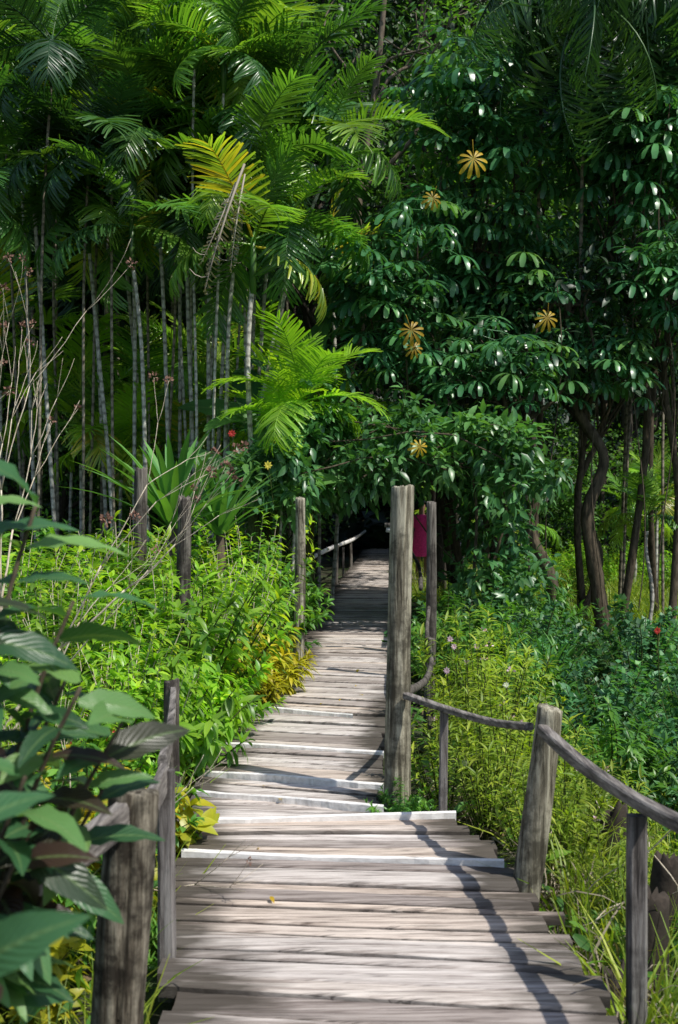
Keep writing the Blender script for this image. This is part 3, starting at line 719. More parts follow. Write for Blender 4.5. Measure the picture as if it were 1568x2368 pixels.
umbrella_tree(2.6, 16.5, (2.1, 15.4, 3.4), (1.0, .7, .5), 14, UL, .8)
for (x, y, z, s) in [(1.72, 14.6, 6.05, .52), (1.2, 14.6, 5.55, .34), (.88, 13.9, 3.75, .42), (.92, 14.0, 3.55, .3), (2.65, 14.5, 4.0, .40), (.95, 13.4, 2.3, .30)]:
    mb = MB(); place(mb, U[2], np.zeros((1, 3)), np.array([[rng.normal() * .3, -.2, -1]]), np.array([[.1, -1., -.1]]), s, [rng.random()])
    obj('yellow_leaf', mb.mesh('yellow_leaf', [M_yel]), loc=(x, y, z), label='yellowed drooping palmate leaf hanging in dark foliage', cat='leaf', group='yellowed palmate leaves')

def clump_leaves(mb, cen, rad, nper, tpl, size, m=0, zbias=.25, rlo=0., rhi=1., droop=.5):
    K = len(cen); N = K * nper
    u = rdir(N); u[:, 2] += zbias; u = nrm(u)
    c = np.repeat(cen, nper, 0); rr = np.repeat(rad, nper)[:, None]
    pos = c + u * rr * (rng.uniform(.35, 1.05, size=(N, 1)) ** .6)
    d = nrm(u + .6 * rng.normal(size=(N, 3)) + np.array([0, 0, -droop]))
    up = nrm(u * .6 + np.array([0, 0, 1.]) + .4 * rng.normal(size=(N, 3)))
    base = np.repeat(rng.uniform(rlo, rhi, K), nper)
    rv = np.clip(base * .55 + .45 * rng.uniform(rlo, rhi, N), 0, 1)
    place(mb, tpl, pos, d, up, size * rng.uniform(.6, 1.25, N), rv, m)

def jungle_variant(seed, H=15, cr=3.2, low=.25, mat=M_jung, nper=110, K=38, size=.30, tpl=T_dia):
    global rng
    old = rng; rng = np.random.default_rng(seed)
    tb = MB(); cb = MB()
    tp = limb_path((0, 0, 0), (rng.normal() * .5, rng.normal() * .5, H * .85), .03, 18)
    tube(tb, tp, np.linspace(.16, .05, 18), 9, 0, rough=.05)
    u = rdir(K); rs = rng.uniform(.3, 1, size=(K, 1)) ** .5
    c = u * rs * np.array([cr, cr, H * (1 - low) / 2]) + np.array([0, 0, H * (1 + low) / 2])
    for i in range(0, K, 2):
        k = int(np.clip(c[i, 2] / H / .85 * 17 - 3, 3, 16)); tube(tb, limb_path(tp[k], c[i], .07, 7), np.linspace(.07, .02, 7), 5, 0, cap=False)
    clump_leaves(cb, c, rng.uniform(.7, 1.4, K), nper, tpl, size)
    a, b = tb.mesh('tree_trunk', [M_bark]), cb.mesh('tree_crown', [mat])
    rng = old
    return a, b
JV = [jungle_variant(s) for s in (100, 101, 102, 103)]
JVt = [jungle_variant(s, H=16, cr=3.0, low=.35, K=40, size=.26) for s in (140, 141)]
JVl = [jungle_variant(s, H=9, cr=2.4, low=.05, size=.22, K=36) for s in (110, 111)]
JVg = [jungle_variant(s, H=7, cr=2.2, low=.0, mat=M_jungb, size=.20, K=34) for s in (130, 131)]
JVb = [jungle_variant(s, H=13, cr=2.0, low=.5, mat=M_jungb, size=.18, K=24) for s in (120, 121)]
def jungle(x, y, var, i, s=1.0, label='tall dark leafy rainforest tree', group='dense rainforest trees'):
    e = obj('rainforest_tree', None, (x, y, float(gh(x, y)) - .1), rotz=rng.uniform(0, 6.28), sc=s, label=label, cat='tree', group=group)
    a, b = var[i % len(var)]
    obj('trunk', a, parent=e); obj('crown', b, parent=e)
k = 0
for y, xs in ((26, np.arange(-8, -2, 3.0)), (30, np.arange(-9, -1, 3.0)), (35.5, np.arange(-11, 14, 3.2)), (41, np.arange(-13, 16, 4))):
    for x in xs:
        xx = x + rng.normal() * .5
        if y < 42 and abs(xx - np.interp(y, LY, LX) - .6) < 1.9: xx += 3
        jungle(xx, y + rng.normal() * .6, JV, k, rng.uniform(1.05, 1.3)); k += 1
for x, y, s in [(2.4, 24, .95), (-1.2, 24.5, 1.0), (2.6, 30, 1.15), (-1.6, 29, 1.15), (5.4, 31.5, 1.2), (-3.5, 24, 1.0), (8.3, 33, 1.2)]:
    jungle(x, y, JVt, k, s, 'tall rainforest tree with high dark crown'); k += 1
for x, y in [(-7, 22), (-4.2, 25), (-6.2, 27), (-9.5, 21), (9.5, 34), (-2.5, 31), (-4, 31), (-1.2, 37), (3.4, 38), (-2.2, 27), (2.6, 46), (.8, 46.5)]:
    jungle(x, y, JVl, k, rng.uniform(.7, 1.0), 'low dense understory tree with green leaves', 'understory trees'); k += 1
for x, y in [(4.9, 33), (7.5, 32), (6.0, 34), (9.5, 31), (3.9, 31), (-3.2, 22), (-5.2, 21.5), (-1.6, 22.5)]:
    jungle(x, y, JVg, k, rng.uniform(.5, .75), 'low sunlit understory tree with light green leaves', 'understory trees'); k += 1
for x, y, s in [(1.9, 21.5, .85), (-5, 24, .9), (3.0, 20.5, .85)]:
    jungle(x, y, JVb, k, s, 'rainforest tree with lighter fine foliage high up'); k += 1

mb = MB(); N = 30000
xx = rng.uniform(-38, 38, N); yy = rng.uniform(42, 78, N)
cl = np.stack([xx, yy, gh(xx, yy) + rng.uniform(0, 1.2, N) + 1.2 * np.sin(xx * .9) * np.sin(yy * .8)], 1)
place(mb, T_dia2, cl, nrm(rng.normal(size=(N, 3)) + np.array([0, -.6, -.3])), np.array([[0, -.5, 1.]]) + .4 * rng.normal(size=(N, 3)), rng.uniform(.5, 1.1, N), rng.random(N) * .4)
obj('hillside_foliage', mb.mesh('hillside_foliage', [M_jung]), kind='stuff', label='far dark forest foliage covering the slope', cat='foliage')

e = obj('forked_tree', None, (-.78, 19.5, -.3), label='dark slender tree with long spreading bare limbs', cat='tree')
tb = MB(); cb = MB()
tr = spline([(0, 0, 0), (.3, 0, 2.2), (1.15, 0, 5), (1.1, 0, 7.0), (1.4, 0, 9.0), (1.6, 0, 11)], 30)
tube(tb, tr, np.linspace(.12, .04, 30), 9, 0, rough=.04)
tips = []
for (kk, t, r) in [(16, (3.2, -.3, 6.4), .04), (18, (3.0, -.4, 8.9), .05), (19, (.2, -.2, 8.6), .04), (21, (2.7, -.2, 10.2), .045), (22, (.5, 0, 10.2), .035), (24, (2.4, -.5, 9.6), .03), (18, (.6, -.5, 7.9), .03), (15, (2.6, -.5, 7.2), .03)]:
    q = limb_path(tr[kk], t, .07, 10); tube(tb, q, np.linspace(r, .012, 10), 6, 0, cap=False)
    for j in (4, 6, 8):
        q2 = limb_path(q[j], q[j] + np.array([rng.normal() * .6, rng.normal() * .3, rng.uniform(.2, .9)]), .08, 5); tube(tb, q2, np.linspace(.018, .006, 5), 5, 0, cap=False); tips.append(q2[-1])
    tips.append(q[-1])
tips = np.array(tips)
clump_leaves(cb, tips, np.full(len(tips), .38), 45, T_leaf, .12, droop=.2)
obj('trunk', tb.mesh('forked_trunk', [bark_mat('brown_limb_bark', (.06, .048, .033), (.20, .16, .12))]), parent=e); obj('crown', cb.mesh('forked_crown', [M_jungb]), parent=e)

def twisty(pts, r0, r1, crown_c, label):
    x, y, z = pts[0]
    e = obj('twisted_tree', None, (x, y, z), label=label, cat='tree', group='twisted slender trees')
    tb = MB(); cb = MB(); o = np.array(pts[0], float)
    q = spline(pts, 30) - o; tube(tb, q, np.linspace(r0, r1, 30), 9, 0, rough=.07)
    cc = []
    for i in range(9):
        c = np.array(crown_c) - o + rng.normal(size=3) * np.array([.8, .5, .4]); cc.append(c)
        tube(tb, limb_path(q[rng.integers(16, 29)], c, .1, 7), np.linspace(r1 * .7, .012, 7), 5, 0, cap=False)
    clump_leaves(cb, np.array(cc), np.full(9, .6), 120, T_leaf, .16)
    obj('trunk', tb.mesh('twisted_trunk', [M_bark2]), parent=e); obj('crown', cb.mesh('twisted_crown', [M_jung]), parent=e)
TL = 'dark twisting slender trunk rising into dense foliage'
twisty([(3.0, 15.6, -.3), (2.9, 15.6, .6), (2.60, 15.6, 1.3), (2.75, 15.6, 2.0), (2.40, 15.6, 2.7), (2.55, 15.6, 3.8)], .11, .055, (2.7, 16.2, 3.9), TL)
twisty([(3.75, 16.0, -.3), (3.62, 16.0, .6), (3.50, 16.0, 1.5), (3.72, 16.0, 2.3), (3.30, 16.0, 3.1), (3.2, 16.0, 4.6)], .12, .05, (3.4, 16.6, 4.5), TL)
twisty([(3.55, 17.2, -.3), (3.95, 17.2, .8), (3.6, 17.2, 1.8), (4.0, 17.2, 2.9), (3.8, 17.2, 4.2)], .06, .035, (4.2, 17.6, 4.3), TL)
for i, (x, y) in enumerate([(4.35, 17.5), (4.9, 17.2)]):
    palm(x, y, x + rng.normal() * .2, y, rng.uniform(7.5, 9.5), 1.0, r=.022, ci=i, dark=True, lab='thin dark palm stem rising through foliage')
for i, (x, y, z) in enumerate([(4.1, 15.6, 6.0), (4.7, 15.4, 5.5), (3.6, 15.8, 5.0), (2.9, 15.4, 4.6), (4.4, 15.3, 7.0)]):
    mb = MB(); n = 24; zz = np.linspace(z, .2 + .3 * (i % 2), n)
    q = np.stack([.10 * np.sin(zz * 1.3 + i), .05 * np.cos(zz), zz - z], 1); tube(mb, q, .009, 5, 0, cap=False)
    obj('hanging_liana', mb.mesh('hanging_liana', [M_bark2]), loc=(x, y, z), label='thin liana hanging down from dark foliage', cat='vine', group='hanging lianas')

# ------------------------------------------------------------------ climbing vine over the path
mb = MB()
cen = []
for i in range(110):
    y = 13.8 + 2.2 * rng.random() ** 1.3; x = rng.uniform(-1.0, 2.3)
    top = 2.75 - .25 * ((x - .6) / 1.4) ** 2 + .1 * (y - 14) * .6
    cen.append((x, y, rng.uniform(1.9, top)))
for i in range(12):
    cen.append((rng.uniform(-.75, .85), rng.uniform(14.0, 14.8), rng.uniform(1.72, 1.95)))
for i in range(36):
    cen.append((rng.uniform(1.62, 2.7), rng.uniform(13.2, 17), rng.uniform(.3, 2.0)))
for i in range(26):
    y = rng.uniform(13.5, 17); cen.append((np.interp(y, LY, LX) - rng.uniform(.7, 1.3), y, rng.uniform(.2, 2.0)))
for i in range(10):
    cen.append((rng.uniform(-1.2, -.3), rng.uniform(13.3, 13.7), rng.uniform(1.5, 2.2)))
cen = np.array(cen)
clump_leaves(mb, cen, rng.uniform(.22, .40, len(cen)), 66, T_leaf, .165, zbias=.3)
tb = MB()
for i in range(26):
    a = cen[rng.integers(0, 110)]; b = cen[rng.integers(0, 185)]
    if np.linalg.norm(a - b) < 3.5: tube(tb, limb_path(a, b, .06, 8), .010, 5, 0, cap=False)
for (x, y) in [(1.6, 14.5), (2.0, 15), (-1.0, 14.5), (-1.1, 15.5), (1.7, 16.2)]:
    tube(tb, limb_path((x, y, -.4), (x + .1, max(y, 14.2), 2.0), .05, 10), np.linspace(.03, .015, 10), 6, 0, cap=False)
for i in range(40):
    c = cen[rng.integers(0, 110)]; tip = c + np.array([rng.normal() * .35, -rng.uniform(.1, .5), rng.uniform(.1, .5)])
    q = limb_path(c, tip, .05, 6); tube(tb, q, .006, 4, 0, cap=False)
    n = 14; t = rng.integers(1, 6, n)
    place(mb, T_leaf, q[t], nrm(rng.normal(size=(n, 3)) + [0, -.3, .1]), np.array([[0, 0, 1.]]) + .4 * rng.normal(size=(n, 3)), .15 * rng.uniform(.7, 1.2, n), rng.uniform(.4, 1, n))
e = obj('climbing_vine', None, (.6, 15, -.2), label='dense leafy vine arching low over the boardwalk', cat='vine')
obj('stem', tb.mesh('vine_stem', [M_bark2]), loc=(-.6, -15, .2), parent=e); obj('foliage', mb.mesh('vine_foliage', [M_vine]), loc=(-.6, -15, .2), parent=e)

# ------------------------------------------------------------------ shrubs
def shrub_mesh(name, M, H, Rd, per, ls, tpl, mat, seed, droop=.3, upright=.0, t0=.35, stem_r=.006, whorl=False, stemmat=None, rv=(0, 1), width=1.0, extra=None, extran=0, extras=.05, flatness=.5):
    r = np.random.default_rng(seed); mb = MB()
    az = r.uniform(0, 6.28, M); rr = Rd * np.sqrt(r.uniform(0.02, 1, M))
    tz = H * (1 - flatness * (rr / Rd) ** 2) * r.uniform(.62, 1.03, M)
    tips = np.stack([np.cos(az) * rr, np.sin(az) * rr, tz], 1)
    base = np.stack([np.cos(az) * rr * .15, np.sin(az) * rr * .15, 0 * az], 1)
    ctrl = base * .5 + tips * np.array([.45 + .4 * upright, .45 + .4 * upright, .75]) + r.normal(size=(M, 3)) * Rd * .06
    ts = np.linspace(0, 1, 7)
    for i in range(M):
        q = ((1 - ts) ** 2)[:, None] * base[i] + (2 * ts * (1 - ts))[:, None] * ctrl[i] + (ts ** 2)[:, None] * tips[i]
        tube(mb, q, np.linspace(stem_r * 1.6, stem_r * .5, 7), 4, 1, cap=False)
    N = M * per
    idx = np.repeat(np.arange(M), per); t = r.uniform(t0, 1.0, N) ** .8
    if whorl: t = np.clip(np.round(t * 9) / 9 + r.normal(size=N) * .004, 0, 1)
    b, c, e_ = base[idx], ctrl[idx], tips[idx]
    pos = ((1 - t) ** 2)[:, None] * b + (2 * t * (1 - t))[:, None] * c + (t ** 2)[:, None] * e_
    tan = nrm((2 * (1 - t))[:, None] * (c - b) + (2 * t)[:, None] * (e_ - c))
    rad = nrm(np.cross(tan, r.normal(size=(N, 3))))
    out = pos * np.array([1, 1, 0]); out = out / max(Rd, 1e-3)
    d = nrm(rad + tan * (.35 + .8 * (t > .93))[:, None] + out * .4 + np.array([0, 0, -droop + .25]))
    up = nrm(np.array([[0, 0, 1.]]) + tan * .5 + .3 * r.normal(size=(N, 3)))
    rnd = np.clip(r.uniform(rv[0], rv[1], N) * .55 + .45 * np.repeat(r.uniform(rv[0], rv[1], M), per), 0, 1)
    place(mb, tpl, pos, d, up, ls * r.uniform(.6, 1.2, N), rnd, 0, sx=np.full(N, width))
    mats = [mat, stemmat or M_stem]
    if extra is not None:
        k = r.choice(M, min(M, extran), replace=False)
        for kk in k:
            n = 9; dd = nrm(r.normal(size=(n, 3)) + [0, 0, .6])
            place(mb, T_dia2, tips[kk] + dd * .01 + r.normal(size=(n, 3)) * extras * .25, dd, nrm(r.normal(size=(n, 3))), extras * r.uniform(.6, 1, n), r.random(n), 2)
        mats.append(extra)
    return mb.mesh(name, mats)

S_bright = [shrub_mesh('bright_shrub', 60, 1.25, .75, 34, .105, T_leaf, M_bright, 1),
            shrub_mesh('bright_shrub', 40, 1.35, .8, 26, .13, T_leafn, M_bright, 3, width=1.3, flatness=.2, upright=.3),
            shrub_mesh('bright_shrub', 70, 1.15, .7, 34, .075, T_leafw, M_bright, 2)]
S_wisp = [shrub_mesh('wispy_shrub', 26, 1.45, .6, 22, .10, T_leafn, M_bright, s, width=1.3, flatness=.1, upright=.5, t0=.45, rv=(.3, 1), stemmat=M_bare, stem_r=.004) for s in (31, 32)]
S_mid = [shrub_mesh('green_shrub', 66, 1.3, .8, 32, .10, T_leaf, M_mid, s) for s in (4, 5)]
S_blue = [shrub_mesh('bluish_shrub', 90, 1.0, .9, 40, .062, T_dia2, M_blue, s, t0=.3) for s in (6, 7, 8)]
S_drop = [shrub_mesh('drooping_shrub', 46, 1.0, .55, 26, .13, T_leafn, M_bright, 9, droop=.9, rv=(.2, .8), width=1.5)]
S_crot = [shrub_mesh('yellow_croton', 34, .9, .42, 40, .13, T_leafn, M_croton, 10, upright=.4)]
S_crotb = [shrub_mesh('broad_croton', 26, .8, .45, 18, .15, T_leafw, M_croton, 21, upright=.3)]
S_orch = [shrub_mesh('reed_orchid', 24, .95, .36, 32, .095, T_leafn, M_grass, s, upright=.8, droop=-.1, stem_r=.004, width=.8, extra=M_pink, extran=1, extras=.024, flatness=.2, t0=.1) for s in (12, 13)]
S_fern = [shrub_mesh('fern', 20, .45, .5, 60, .09, T_leafn, M_mid, s, t0=.15, droop=.2) for s in (14,)]
S_narrow = [shrub_mesh('narrow_leaf_shrub', 60, 1.1, .7, 36, .12, T_leafn, M_mid, s, width=1.2) for s in (15, 16)]
S_redfl = [shrub_mesh('flowering_shrub', 60, 1.2, .7, 30, .11, T_leaf, M_bright, s, extra=M_red, extran=4, extras=.05) for s in (17,)]

def put(lst, name, x, y, s, label, cat, group, i=0, z=None, rz=None):
    return obj(name, lst[i % len(lst)], (x, y, (float(gh(x, y)) - .03) if z is None else z), rotz=rng.uniform(0, 6.28) if rz is None else rz, sc=s, label=label, cat=cat, group=group)

bl = 'bright yellow-green leafy shrub beside the boardwalk'
for i, (x, y, s) in enumerate([(-1.35, 6.6, .8), (-1.9, 7.4, .95), (-1.45, 7.9, .95), (-1.1, 8.2, .95), (-1.22, 8.5, 1.18), (-2.3, 8.6, 1.1), (-1.7, 9.2, 1.15), (-2.9, 9.4, 1.2), (-1.25, 9.9, 1.0), (-3.5, 8.8, 1.1), (-2.2, 10.2, 1.25), (-3.2, 11, 1.3), (-1.6, 10.8, 1.1), (-4.2, 10.8, 1.35), (-2.7, 12.4, 1.4), (-4, 12.8, 1.45), (-1.9, 13, 1.3), (-2.1, 5.6, .85), (-1.65, 5.2, .7), (-2.7, 6.7, .95), (-1.85, 9.9, 1.3)]):
    put(S_bright, 'bright_shrub', x, y, s, bl, 'shrub', 'bright green shrubs', i)
for i, (x, y, s) in enumerate([(-1.3, 8.45, 1.12), (-1.80, 9.8, 1.22), (-1.5, 7.2, .95), (-2.0, 8.2, 1.1), (-1.0, 9.6, 1.0), (-2.5, 7.6, 1.0), (-1.75, 6.2, .8), (-.85, 10.4, 1.1), (-1.2, 6.9, .75), (-2.6, 9.0, 1.2), (-3.2, 10, 1.25), (-.95, 12.6, 1.25)]):
    put(S_wisp, 'wispy_shrub', x, y, s, 'loose wispy shrub with narrow yellow-green leaves', 'shrub', 'wispy shrubs', i)
for i, (x, y, s) in enumerate([(-1.0, 12.3, 1.15), (-1.0, 13.4, 1.25), (-.98, 11.0, 1.0), (-1.5, 12.4, 1.15), (-1.6, 14, 1.3), (-2.6, 14, 1.3), (-3.6, 14.2, 1.4), (-4.6, 14, 1.4), (-1.3, 4.3, .75), (-1.15, 5.3, .7), (-5, 12, 1.4), (-1.15, 15, 1.2), (-1.6, 8.4, .9), (-2.4, 9.8, 1.1)]):
    put(S_mid, 'green_shrub', x, y, s, 'dense mid-green leafy shrub', 'shrub', 'mid-green shrubs', i)
put(S_drop, 'drooping_shrub', -1.0, 7.0, .98, 'vivid green shrub with drooping narrow leaves over the deck edge', 'shrub', None)
put(S_drop, 'drooping_shrub', -1.05, 7.9, .95, 'vivid green shrub with drooping narrow leaves over the deck edge', 'shrub', None)
for x, y, s in [(-.66, 9.8, 1.05), (-.80, 9.2, .9), (-1.1, 6.1, .5), (-1.0, 5.4, .45), (-1.9, 7.0, .95), (-1.55, 7.6, .95), (-1.1, 8.8, .95)]:
    put(S_crot, 'croton_shrub', x, y, s, 'yellow and gold leaved croton shrub', 'shrub', 'yellow crotons')
for x, y, s in [(-1.1, 4.7, .85), (-.98, 5.4, .8), (-1.35, 5.0, 1.0), (-1.15, 3.9, .7), (-1.7, 6.0, 1.1), (-1.35, 5.8, .95)]:
    put(S_crotb, 'croton_shrub', x, y, s, 'croton with broad yellow and lime leaves', 'shrub', 'yellow crotons')
put(S_redfl, 'flowering_shrub', -1.6, 6.3, .85, 'green shrub with small red flowers', 'shrub', None)
for x, y, s in [(-.95, 6.2, .6), (-.98, 5.6, .55), (-1.0, 8.5, .7), (-.8, 4.4, .5), (1.15, 4.9, .5), (1.3, 4.3, .5)]:
    put(S_fern, 'fern', x, y, s, 'low green fern at the deck edge', 'fern', 'ferns by the deck')
put(S_narrow, 'leafy_weed', .33, 6.05, .34, 'small leafy weed growing at the foot of a post', 'weed', None)
for i, (x, y, s) in enumerate([(2.2, 9.5, 1.15), (3.1, 9.8, 1.2), (2.7, 8.6, 1.05), (3.9, 10.3, 1.3), (1.9, 11, 1.2), (3.0, 11.5, 1.35), (4.2, 12.2, 1.35), (2.2, 12.6, 1.3), (3.4, 13.2, 1.4), (4.9, 11.5, 1.35), (5.0, 13.6, 1.4), (2.9, 7.4, 1.0), (3.4, 8.4, 1.1), (1.6, 13.4, 1.2), (4.1, 8.9, 1.2)]):
    put(S_blue, 'bluish_shrub', x, y, s, 'low spreading bluish-green small-leaved shrub', 'shrub', 'bluish-green shrubs', i)
for i, (x, y, s) in enumerate([(1.5, 9.8, .9), (1.3, 10.8, .95), (1.25, 12.2, 1.0), (1.65, 12.0, 1.1), (2.6, 15, 1.2), (1.9, 14.6, 1.2), (1.9, 7.8, .9), (2.4, 6.6, .8), (2.1, 4.9, .7), (1.5, 4.6, .5)]):
    put(S_narrow, 'narrow_leaf_shrub', x, y, s, 'dense narrow-leaved green shrub', 'shrub', 'narrow-leaved shrubs', i)
for i, (x, y, s) in enumerate([(.62, 6.6, .8), (.82, 6.2, .8), (1.0, 6.6, .9), (.85, 7.3, 1.0), (1.05, 7.9, 1.1), (1.25, 7.0, .95), (1.15, 5.7, .8), (1.45, 6.2, .85), (.98, 5.5, .7), (1.3, 8.6, 1.15), (1.0, 8.6, 1.2), (1.7, 5.4, .8), (2.0, 6.0, .85), (1.25, 5.1, .65), (1.55, 4.9, .65)]):
    put(S_orch, 'reed_orchid', x, y, s, 'yellow-green reed orchid clump with tiny pink flowers', 'orchid', 'reed orchid clumps', i)
for i in range(22):
    x = rng.uniform(1.8, 8); y = rng.uniform(19.5, 30)
    if x < 3.2 and y > 22: x += 3
    put(S_bright, 'bright_shrub', x, y, rng.uniform(.5, .85), 'sunlit low shrub in a forest clearing', 'shrub', 'bright green shrubs', i)

def flower(x, y, z, mat, s, label):
    mb = MB(); n = 8; a = np.arange(n) / n * 6.283
    d = np.stack([np.cos(a), np.full(n, -.5), np.sin(a)], 1)
    place(mb, T_leafw, np.zeros((n, 3)), d, np.tile([[0, -1., 0.1]], (n, 1)), s * rng.uniform(.85, 1.1, n), rng.random(n))
    tube(mb, [(0, 0, 0), (.02, .05, -.12), (.05, .12, -.4)], .004, 5, 1, cap=False)
    obj('flower', mb.mesh('flower', [mat, M_stem]), loc=(x, y, z), label=label, cat='flower', group='scattered blossoms')
flower(-.75, 12.0, 2.03, M_yflower, .05, 'yellow blossom on a green shrub')
for (x, y, z) in [(.80, 8.2, .64), (.82, 8.1, .60), (.98, 8.1, .60), (.90, 8.0, .50), (.72, 7.6, .50)]:
    flower(x, y, z, M_pink, .026, 'small pale pink orchid blossom')
for (x, y, z) in [(1.0, 6.8, .53), (.72, 6.5, .13), (.95, 6.2, .05)]:
    flower(x, y, z, M_white, .022, 'small white orchid blossom')
flower(2.35, 8.4, .68, M_red, .03, 'small red blossom in bluish shrub')
flower(-1.25, 13.3, 2.45, M_red, .05, 'red blossom on a tall stem')

def strap_plant(x, y, s, label, n=34, mat=M_strap, dz=0):
    mb = MB(); az = np.arange(n) * 2.399; el = np.interp(np.linspace(0, 1, n), [0, 1], [1.5, .7]) + rng.normal(size=n) * .08
    d = np.stack([np.cos(az) * np.cos(el), np.sin(az) * np.cos(el), np.sin(el)], 1)
    place(mb, T_strap, d * .03 + np.array([0, 0, .9 + dz]), d, np.tile([[.01, .01, 1.]], (n, 1)), s * rng.uniform(.8, 1.1, n), rng.random(n), sx=np.full(n, 1.25))
    tube(mb, [(0, 0, 0), (.03, 0, .5), (0, 0, .95 + dz)], .05, 8, 1)
    obj('strap_leaf_plant', mb.mesh('strap_leaf_plant', [mat, M_bark2]), loc=(x, y, float(gh(x, y))), label=label, cat='plant', group='strap-leaved plants')
strap_plant(-1.66, 11.4, 1.15, 'tall plant with long upright sword-shaped green leaves', dz=.65, n=40)
strap_plant(-1.25, 12.0, .95, 'tall plant with long upright sword-shaped green leaves', dz=.55)
strap_plant(2.0, 11.0, .6, 'low rosette of sword-shaped leaves', dz=-.4)
strap_plant(2.3, 11.6, .6, 'low rosette of sword-shaped leaves', dz=-.4)

def banana(x, y, H, s, label, azs):
    mb = MB(); tube(mb, [(0, 0, 0), (.02, 0, H * .6), (0, 0, H)], [.12, .1, .06], 10, 1)
    n = len(azs); el = np.array([1.35, 1.1, .85, .6, .4, .9, .3][:n]); az = np.array(azs)
    d = np.stack([np.cos(az) * np.cos(el), np.sin(az) * np.cos(el), np.sin(el)], 1)
    place(mb, T_ban, np.tile([[0, 0, H]], (n, 1)) + d * .2, d, np.tile([[-.2, -.6, .8]], (n, 1)), s * rng.uniform(.85, 1.1, n), rng.random(n), sx=np.full(n, 1.05))
    obj('banana_plant', mb.mesh('banana_plant', [M_banana, M_stem]), loc=(x, y, float(gh(x, y))), label=label, cat='banana plant', group='banana plants')
banana(-.90, 14.8, 2.7, 1.25, 'banana plant with broad upright leaves', [5.2, 2.5, 5.0, 3.4, 4.2])
banana(-.45, 15.4, 3.1, 1.15, 'banana plant with broad upright leaves', [4.8, 2.6, 4.1, 3.2])
banana(-1.05, 13.9, 1.8, 1.0, 'banana plant with broad drooping leaves', [4.6, 5.4, 3.9, 5.9, 2.8, 3.6])

# ------------------------------------------------------------------ bare shrub
def bare_shrub(seed=77, starts=None, pr=.4):
    mb = MB(); tips = []
    r = np.random.default_rng(seed)
    def grow(p, d, L, rad, depth):
        n = 6; q = [p]; dd = d
        for i in range(n - 1):
            dd = nrm(dd + r.normal(size=3) * .06 + np.array([0.0, 0, .03])); q.append(q[-1] + dd * L / (n - 1))
        r1 = rad * .72
        tube(mb, q, np.linspace(rad, r1, n), 7 if rad > .008 else 5, 0, cap=True, rough=.04)
        if depth == 0: tips.append(q[-1]); return
        k = 2 if r.random() < .75 else 3
        for j in range(k):
            nd = nrm(dd + nrm(np.cross(dd, r.normal(size=3))) * r.uniform(.18, .42))
            grow(q[-1], nd, L * r.uniform(.6, .95), r1 * r.uniform(.70, .88), depth - 1)
    for d, L, rad, dep in starts:
        grow(np.array([0, 0, .0]) + np.array(d) * .05, nrm(np.array(d, float)), L, rad, dep)
    for t in tips:
        if r.random() < pr:
            n = 18; dd = nrm(r.normal(size=(n, 3)) + [0, 0, .5])
            place(mb, T_dia2, t + dd * .018 * r.uniform(.3, 1.4, (n, 1)), dd, nrm(r.normal(size=(n, 3))), .022 * r.uniform(.7, 1.3, n), r.random(n), 1)
    return mb.mesh('bare_shrub', [M_bare, M_seed])
bs = bare_shrub(77, [((.15, .1, .95), .8, .015, 4), ((.42, -.1, .8), .78, .013, 4), ((-.15, .0, 1), .85, .015, 4), ((-.35, .1, .9), .8, .013, 4), ((.05, .2, 1), .9, .013, 4), ((.62, .0, .6), .62, .010, 4), ((-.6, -.1, .7), .75, .011, 3)])
obj('bare_shrub', bs, (-1.90, 6.1, .22), label='leafless pale-twigged shrub with dried brown flower heads', cat='shrub', sc=.90)
bs2 = bare_shrub(79, [((.4, -.2, .4), .6, .014, 3), ((-.3, .1, .7), .6, .014, 3), ((.6, 0, .1), .6, .012, 3), ((.1, -.3, .8), .6, .012, 3)], pr=.1)
obj('bare_shrub', bs2, (-1.15, 4.9, -.1), label='low tangle of dry pale twigs by the rail', cat='shrub', sc=.5)

# ------------------------------------------------------------------ near glossy shrub
def glossy(tipsl, base, label, ls=.17, per=13, seed=3):
    r = np.random.default_rng(seed); mb = MB(); base = np.array(base, float)
    for tip in tipsl:
        tip = np.array(tip, float) - base
        q = spline([(0, 0, 0), tip * np.array([.3, .3, .5]) + r.normal(size=3) * .02, tip * np.array([.75, .75, .85]), tip], 14)
        tube(mb, q, np.linspace(.010, .004, 14), 6, 1)
        n = per; k = np.linspace(6, 13, n).astype(int)
        az = np.arange(n) * 2.2 + r.uniform(0, 6)
        d = np.stack([np.cos(az), np.sin(az), np.linspace(-.5, .45, n) + r.normal(size=n) * .2], 1)
        place(mb, T_big, q[k] + d * .012, d, np.tile([[0.1, -.35, 1.]], (n, 1)) + .3 * r.normal(size=(n, 3)), ls * r.uniform(.65, 1.2, n), np.clip(r.random(n) * 1.15, 0, 1))
    obj('glossy_leaf_shrub', mb.mesh('glossy_leaf_shrub', [M_purple, M_bark2]), loc=tuple(base), label=label, cat='shrub', group='glossy large-leaved shrubs')
gl = 'shrub with large glossy dark green and purplish leaves'
glossy([(-.68, 2.2, 1.50), (-.50, 2.2, 1.25), (-.58, 2.1, 1.10), (-.74, 2.4, 1.70), (-.50, 2.4, 1.0), (-.44, 2.3, 1.16), (-.66, 2.2, 1.36), (-.60, 2.5, 1.22), (-.62, 2.3, 1.0), (-.70, 2.3, 1.15), (-.64, 2.4, 1.60), (-.56, 2.4, 1.40)], (-.95, 2.3, -.4), gl, ls=.185)
glossy([(-.68, 2.3, .66), (-.64, 2.2, .88), (-.74, 2.2, .55), (-.80, 2.6, .75), (-.80, 2.7, .95), (-.72, 2.4, .80), (-.78, 2.4, 1.0), (-.60, 2.15, .95)], (-.98, 2.1, -.4), gl, seed=5, ls=.17, per=12)
